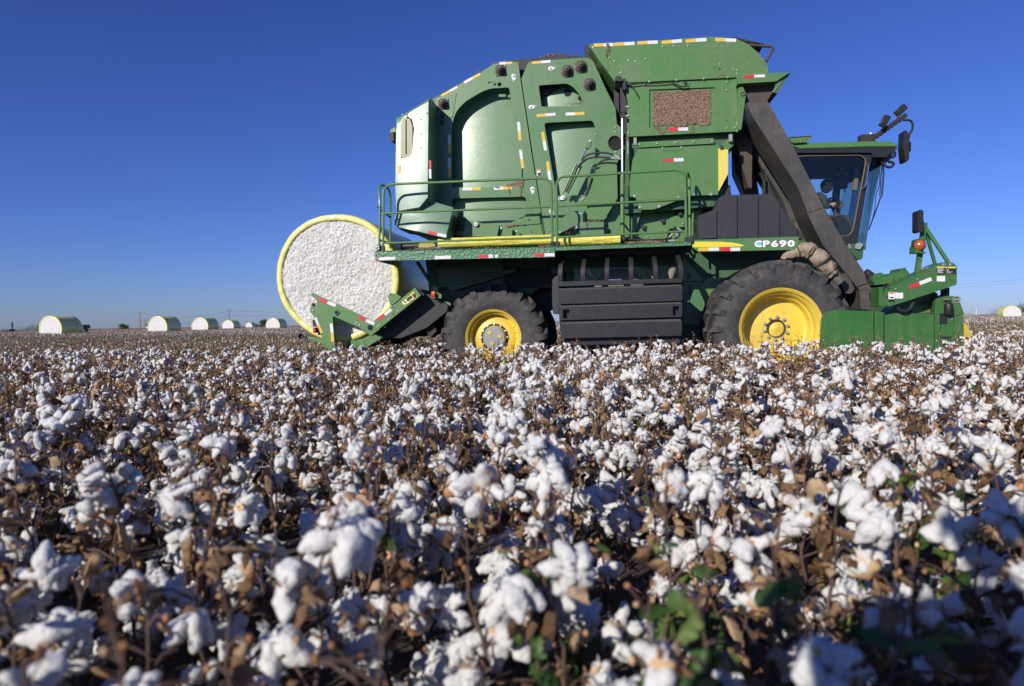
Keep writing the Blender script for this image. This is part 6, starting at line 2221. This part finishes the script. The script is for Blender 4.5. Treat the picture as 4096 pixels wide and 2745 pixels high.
def plant(seed, height, nb, lv, picked=False, green=.0, leafn=1.0, level=2, zlow=.12):
    """returns stem arr, leaf arr, list of (matrix, boll kind)"""
    r = np.random.RandomState(seed)
    st, lf = NM(), NM()
    zz = np.linspace(0, height, 8)
    lean = r.uniform(-.10, .10, 2)
    main = np.array([[lean[0] * z / height * z + .012 * np.sin(z * 21 + seed), lean[1] * z / height * z + .012 * np.cos(z * 17 + seed), z] for z in zz])
    v, f = tube_np(main, np.linspace(.0075, .0026, 8), 5); st.add(v, f, 0)
    bolls = []
    a = r.uniform(0, 6.28)
    z = zlow
    k = 0
    while z < height - .015:
        a += 2.4 + r.uniform(-.4, .4)
        p0 = np.array([np.interp(z, zz, main[:, 0]), np.interp(z, zz, main[:, 1]), z])
        L = r.uniform(.05, .17) * (1.15 - .62 * z / height)
        up = r.uniform(.25, .85)
        d = np.array([np.cos(a), np.sin(a), up]); d /= np.linalg.norm(d)
        p1 = p0 + d * L * .5 + np.array([0, 0, .01]); p2 = p0 + d * L + np.array([0, 0, -.008])
        v, f = tube_np([p0, p1, p2], [.0034, .0029, .0023], 4); st.add(v, f, 0)
        if r.rand() < nb:
            n2 = 2 if (L > .1 and r.rand() < .35) else 1
            for q in range(n2):
                pp = p2 if q == 0 else p1
                ax = d * r.uniform(.2, 1) + np.array([r.uniform(-.5, .5), r.uniform(-.5, .5), r.uniform(-.9, .9)])
                kd = r.choice(['tight', 'open', 'hang', 'hang'])
                M = np.eye(4); M[:3, :3] = frame(ax, r.uniform(0, 6)) * r.uniform(.78, 1.12); M[:3, 3] = pp
                bolls.append((M, kd))
        elif r.rand() < .5:
            # empty twig with withered square
            v, f = ICO[1]; st.add(v * np.array([.006, .006, .009]) + p2, f, 3)
        for q in range(r.poisson(leafn)):
            isg = r.rand() < green * (1.4 - z / height)
            pp = p0 + (p2 - p0) * r.rand() + np.array([0, 0, -.005])
            leaf(lf, pp, r.uniform(.022, .058) * (1.1 if isg else 1), r, 4 if isg else 1, simple=(lv == 0))
        z += r.uniform(.028, .052)
        k += 1
    # bare crown
    if r.rand() < .4:
        ex = r.uniform(.04, .12)
        e = main[-1] + np.array([r.uniform(-.03, .03), r.uniform(-.03, .03), ex])
        v, f = tube_np([main[-1], (main[-1] + e) / 2 + r.uniform(-.006, .006, 3), e], [.0026, .0022, .0015], 4); st.add(v, f, 0)
        for q in range(r.randint(2, 5)):
            b0 = main[-1] + (e - main[-1]) * r.uniform(.2, .95); a_ = r.uniform(0, 6.28)
            b1 = b0 + np.array([np.cos(a_), np.sin(a_), r.uniform(.4, 1.2)]) * r.uniform(.012, .035)
            v, f = tube_np([b0, b1], [.0018, .0012], 4); st.add(v, f, 0)
            v, f = ICO[1]; st.add(v * np.array([.0045, .0045, .006]) + b1, f, 3)
    for q in range(3):
        e = main[-1] + np.array([r.uniform(-.03, .03), r.uniform(-.03, .03), r.uniform(.01, .05)])
        v, f = tube_np([main[-1], e], [.0024, .0014], 4); st.add(v, f, 0)
        v, f = ICO[1]; st.add(v * .005 + e, f, 3)
    return st, lf, bolls


KINDS = ['tight', 'open', 'hang']
BR = np.random.RandomState(9)
BOLL_HI, BOLL_MID, BOLL_LO, LINT_HI, BURR_HI = {}, {}, {}, {}, {}
for kd in KINDS:
    BOLL_HI[kd], LINT_HI[kd], BURR_HI[kd] = [], [], []
    for q in range(3):
        sd = BR.randint(9999)
        BOLL_HI[kd].append(boll(3, kd, np.random.RandomState(sd)).mesh('boll'))
        LINT_HI[kd].append(boll(3, kd, np.random.RandomState(sd), True, False).mesh('boll'))
        rr_ = np.random.RandomState(sd); _ = boll(1, kd, rr_, True, False)
        BURR_HI[kd].append(boll(1, kd, np.random.RandomState(sd), False, True).mesh('burr'))
    BOLL_MID[kd] = [boll(2, kd, np.random.RandomState(BR.randint(9999))).arr() for q in range(3)]
    lo = []
    for q in range(3):
        nm = boll(1, kd, np.random.RandomState(BR.randint(9999)), True, q == 0)
        lo.append(nm.arr())
    BOLL_LO[kd] = lo

# empty burrs with scraps of lint for the harvested rows
def empty_burr(r):
    nm = boll(1, 'tight', r, False, True)
    if r.rand() < .6:
        v, f = ICO[1]
        nm.add(v * np.array([.012, .006, .014]) * r.uniform(.5, 1.3) + np.array([0, 0, .012]), f, 2)
    return nm.arr()


EB = [empty_burr(np.random.RandomState(70 + i)) for i in range(6)]


def full_plant(seed, height, nb, lv, picked=False, green=0, leafn=1.0):
    st, lf, bl = plant(seed, height, nb, lv, picked, green, leafn)
    r = np.random.RandomState(seed + 5)
    nm = NM()
    nm.merge(st.arr(), np.eye(4))
    if lf.n: nm.merge(lf.arr(), np.eye(4))
    for M, kd in bl:
        M[:3, :3] *= 1.16
        if picked:
            nm.merge(EB[r.randint(6)], M)
        else:
            nm.merge((BOLL_MID if lv else BOLL_LO)[kd][r.randint(3)], M)
    return nm


# ---- distribution, in the machine's frame so rows run along its travel
HX = P('N', 1740, 500, 0).x
def zone(x, y):
    """True where the cotton is already picked"""
    if y < -.42: return False
    if y < 4.7: return x < HX
    return y < 23


W2 = np.array(W2M)
def to_m(x, y):
    return W2[0][0] * x + W2[0][1] * y + W2[0][3], W2[1][0] * x + W2[1][1] * y + W2[1][3]


rp = random.Random(77)
STEP = .242
near, mid_pts, picked_pts = [], [], []
ct, stt = math.cos(-MA), math.sin(-MA)
N = int(34 / STEP)
for i in range(-N, N):
    for j in range(-8, N):
        mx, my = (i + rp.random() * .9) * STEP, -12 + (j + rp.random() * .9) * STEP
        wv = M2W @ Vector((mx, my, 0))
        x, y = wv.x, wv.y
        if y < -3 or y > 24: continue
        if abs(x) > max(y, 0) * .80 + 3.2: continue
        d = math.hypot(x, y)
        if d < .52 or (abs(x) < .10 and y < .70): continue
        if y < .42 and (d < 1.0 or math.hypot(x + .3, y + .28) < .7): continue
        if zone(mx, my):
            if my > 4.7 or mx < -7 or rp.random() < .8:
                ok = True
                for (wx, ww) in ((fc.x, 1.15), (rc.x, 1.05)):
                    if abs(mx - wx) < ww and (-.05 < my < 1.25 or 2.8 < my < 4.3): ok = False
                if fc.x + .8 < mx < HX and -.3 < my < 4.5: ok = False
                if ok: picked_pts.append((x, y))
        else:
            near.append((d, x, y))
near.sort()
inv = [n_ for n_ in near if n_[2] > .42 and abs(n_[1]) < n_[2] * .77 + .12]
HER = inv[:300]
hs = set(HER)
rest = [n_ for n_ in near if n_ not in hs]

LAB = [('cotton plant with bluish shaded bolls standing inside the shadow of a person', 'cotton plants in the shadow of a person'),
       ('cotton plant that still has broad green leaves under its white bolls', 'cotton plants with green leaves'),
       ('very blurred sunlit cotton plant at the lower left edge, its bolls huge', 'very blurred plants at the lower left'),
       ('very blurred sunlit cotton plant at the bottom edge, between centre and the dark human shadow', 'very blurred plants at the bottom right'),
       ('tall cotton plant whose bare twig tip sticks up above its neighbours', 'tall cotton plants'),
       ('softly blurred cotton plant with open bolls in the middle of the left half', 'softly blurred plants left'),
       ('softly blurred cotton plant with open bolls in the middle of the right half', 'softly blurred plants right'),
       ('cotton plant almost in focus, on the left towards the cotton modules', 'nearly sharp plants left'),
       ('cotton plant almost in focus, in the middle below the harvester wheels', 'nearly sharp plants centre'),
       ('cotton plant almost in focus, on the right below the green header', 'nearly sharp plants right')]
for i, (d, x, y) in enumerate(HER):
    r = np.random.RandomState(1000 + i)
    hgt = r.uniform(.50, .74)
    if d < .8: hgt = min(hgt, .70)
    elif d < 1.6: hgt = max(hgt, .60)
    if r.rand() < .08: hgt += .07
    gr = .03
    for gx, gy in ((W(3000, 2300, 1.1), 0), (W(2450, 2150, 1.6), 0), (W(3750, 1980, 1.8), 0)):
        if math.hypot(x - gx.x, y - gx.y) < .30: gr = .95
    st, lf, bl = plant(1000 + i, hgt, .30 if gr < .5 else .2, 2, green=gr, leafn=1.2 if gr < .5 else 2.6)
    ov = st.mesh('cotton_plant')
    root = bpy.data.objects.new('cotton_plant', ov)
    COL.objects.link(root)
    root.location = (x, y, 0)
    sd_ = abs(x - .62 * y) < .20 + .04 / y and y < 1.5
    if sd_: zb = 0
    elif gr > .5: zb = 1
    elif d < 1.3: zb = 2 if x < 0 else 3
    elif hgt > .735: zb = 4
    elif d < 2.4: zb = 5 if x < 0 else 6
    else: zb = 7 if x < -.9 else (8 if x < .9 else 9)
    tag(root, LAB[zb][0], 'cotton plant', LAB[zb][1])
    if lf.n:
        lo_ = bpy.data.objects.new('leaves', lf.mesh('leaves')); COL.objects.link(lo_); lo_.parent = root
    for M, kd in bl:
        M[:3, :3] *= 1.30 if d < 1.3 else 1.25
        q = r.randint(3)
        if i < 70:
            b_ = bpy.data.objects.new('boll', LINT_HI[kd][q]); COL.objects.link(b_); b_.parent = root
            c_ = bpy.data.objects.new('burr', BURR_HI[kd][q]); COL.objects.link(c_); c_.parent = b_
        else:
            b_ = bpy.data.objects.new('boll', BOLL_HI[kd][q]); COL.objects.link(b_); b_.parent = root
        b_.matrix_local = Matrix(M.tolist())

# ---- the rest as instances
def scatter(name, label, protos, pts, cat):
    """protos: meshes; pts: list of (x, y, z, rot, scale, idx)"""
    pc = bpy.data.collections.new(name + '_sources')
    for i, me in enumerate(protos):
        pc.objects.link(bpy.data.objects.new('source_%03d' % i, me))
    me = bpy.data.meshes.new(name)
    me.from_pydata([p[:3] for p in pts], [], [])
    for an, ty, k in (('rz', 'FLOAT', 3), ('scl', 'FLOAT', 4), ('idx', 'INT', 5)):
        at = me.attributes.new(an, ty, 'POINT')
        at.data.foreach_set('value', [p[k] for p in pts])
    o = bpy.data.objects.new(name, me)
    COL.objects.link(o)
    ng = bpy.data.node_groups.new(name, 'GeometryNodeTree')
    ng.interface.new_socket('Geometry', in_out='INPUT', socket_type='NodeSocketGeometry')
    ng.interface.new_socket('Geometry', in_out='OUTPUT', socket_type='NodeSocketGeometry')
    N_ = ng.nodes
    gi, go = N_.new('NodeGroupInput'), N_.new('NodeGroupOutput')
    ip = N_.new('GeometryNodeInstanceOnPoints')
    ci = N_.new('GeometryNodeCollectionInfo')
    ci.inputs['Collection'].default_value = pc
    ci.inputs['Separate Children'].default_value = True
    ci.inputs['Reset Children'].default_value = True
    def attr(nm_, ty):
        a = N_.new('GeometryNodeInputNamedAttribute'); a.data_type = ty; a.inputs['Name'].default_value = nm_
        return a.outputs['Attribute']
    cx = N_.new('ShaderNodeCombineXYZ')
    L_ = ng.links.new
    L_(attr('rz', 'FLOAT'), cx.inputs[2])
    e2r = N_.new('FunctionNodeEulerToRotation')
    L_(cx.outputs[0], e2r.inputs[0])
    L_(gi.outputs[0], ip.inputs['Points']); L_(ci.outputs[0], ip.inputs['Instance'])
    ip.inputs['Pick Instance'].default_value = True
    L_(attr('idx', 'INT'), ip.inputs['Instance Index'])
    L_(e2r.outputs[0], ip.inputs['Rotation'])
    L_(attr('scl', 'FLOAT'), ip.inputs['Scale'])
    L_(ip.outputs[0], go.inputs[0])
    md = o.modifiers.new('scatter', 'NODES'); md.node_group = ng
    tag(o, label, cat, None, 'stuff')
    return o


full_m = [full_plant(300 + i, [.70, .64, .74, .68, .72, .60, .66, .76, .69, .80][i], .27, 1, False, .04, 1.25).mesh('full') for i in range(10)]
PM = [STEM_P, LEAF_P, LINT_P, BURR_P, LEAF_GREEN]
pick_m = [full_plant(400 + i, [.62, .55, .66, .58, .64, .50][i], .75, 0, True, .0, .75).mesh('picked', PM) for i in range(6)]
# coarse patches for the distance
def patch(seed, picked, size=3.0, n=110):
    r = np.random.RandomState(seed)
    src = []
    for i in range(6):
        src.append(full_plant(seed * 10 + i, r.uniform(.55, .76), .30, 0, picked, .02, .7).arr())
    nm = NM()
    for k in range(n):
        M = np.eye(4); M[:3, :3] = rotm((0, 0, 1), r.uniform(0, 6.28)) * r.uniform(.9, 1.1)
        M[:3, 3] = (r.uniform(-size / 2, size / 2), r.uniform(-size / 2, size / 2), 0)
        nm.merge(src[r.randint(6)], M)
    return nm.mesh('patch', PM if picked else None)


PU = [patch(51 + i, False) for i in range(2)]
PP = [patch(61 + i, True) for i in range(2)]
fp, pp_ = [], []
for (d, x, y) in rest:
    fp.append((x, y, 0, rp.uniform(0, 6.28), rp.uniform(.9, 1.1), rp.randrange(10)))
for (x, y) in picked_pts:
    pp_.append((x, y, 0, rp.uniform(0, 6.28), rp.uniform(.85, 1.08), rp.randrange(6)))
# patches on a 3 m grid in the machine frame
for i in range(-110, 110):
    for j in range(0, 110):
        mx, my = i * 3.0, 1.5 + j * 3.0
        wv = M2W @ Vector((mx, my, 0))
        if wv.y < 24 + 0 or wv.y > 320 or abs(wv.x) > wv.y * .80 + 4: continue
        tt = (wv.x, wv.y, 0, -MA + rp.choice([0, 1, 2, 3]) * math.pi / 2, 1.0, rp.randrange(2))
        if zone(mx, my): pp_.append(tt[:5] + (6 + tt[5],))
        else: fp.append(tt[:5] + (10 + tt[5],))
scatter('cotton_field', 'unpicked cotton plants covering the field with white bolls out to the horizon', full_m + PU, fp, 'cotton plants')
scatter('harvested_stalks', 'brown picked cotton stalks with empty burrs in a band beyond the harvester', pick_m + PP, pp_, 'cotton stalks')
print('PLANTS', len(HER), len(rest), len(picked_pts), len(fp), len(pp_))
for o in SC.objects:
    if '_c' in o: del o['_c']
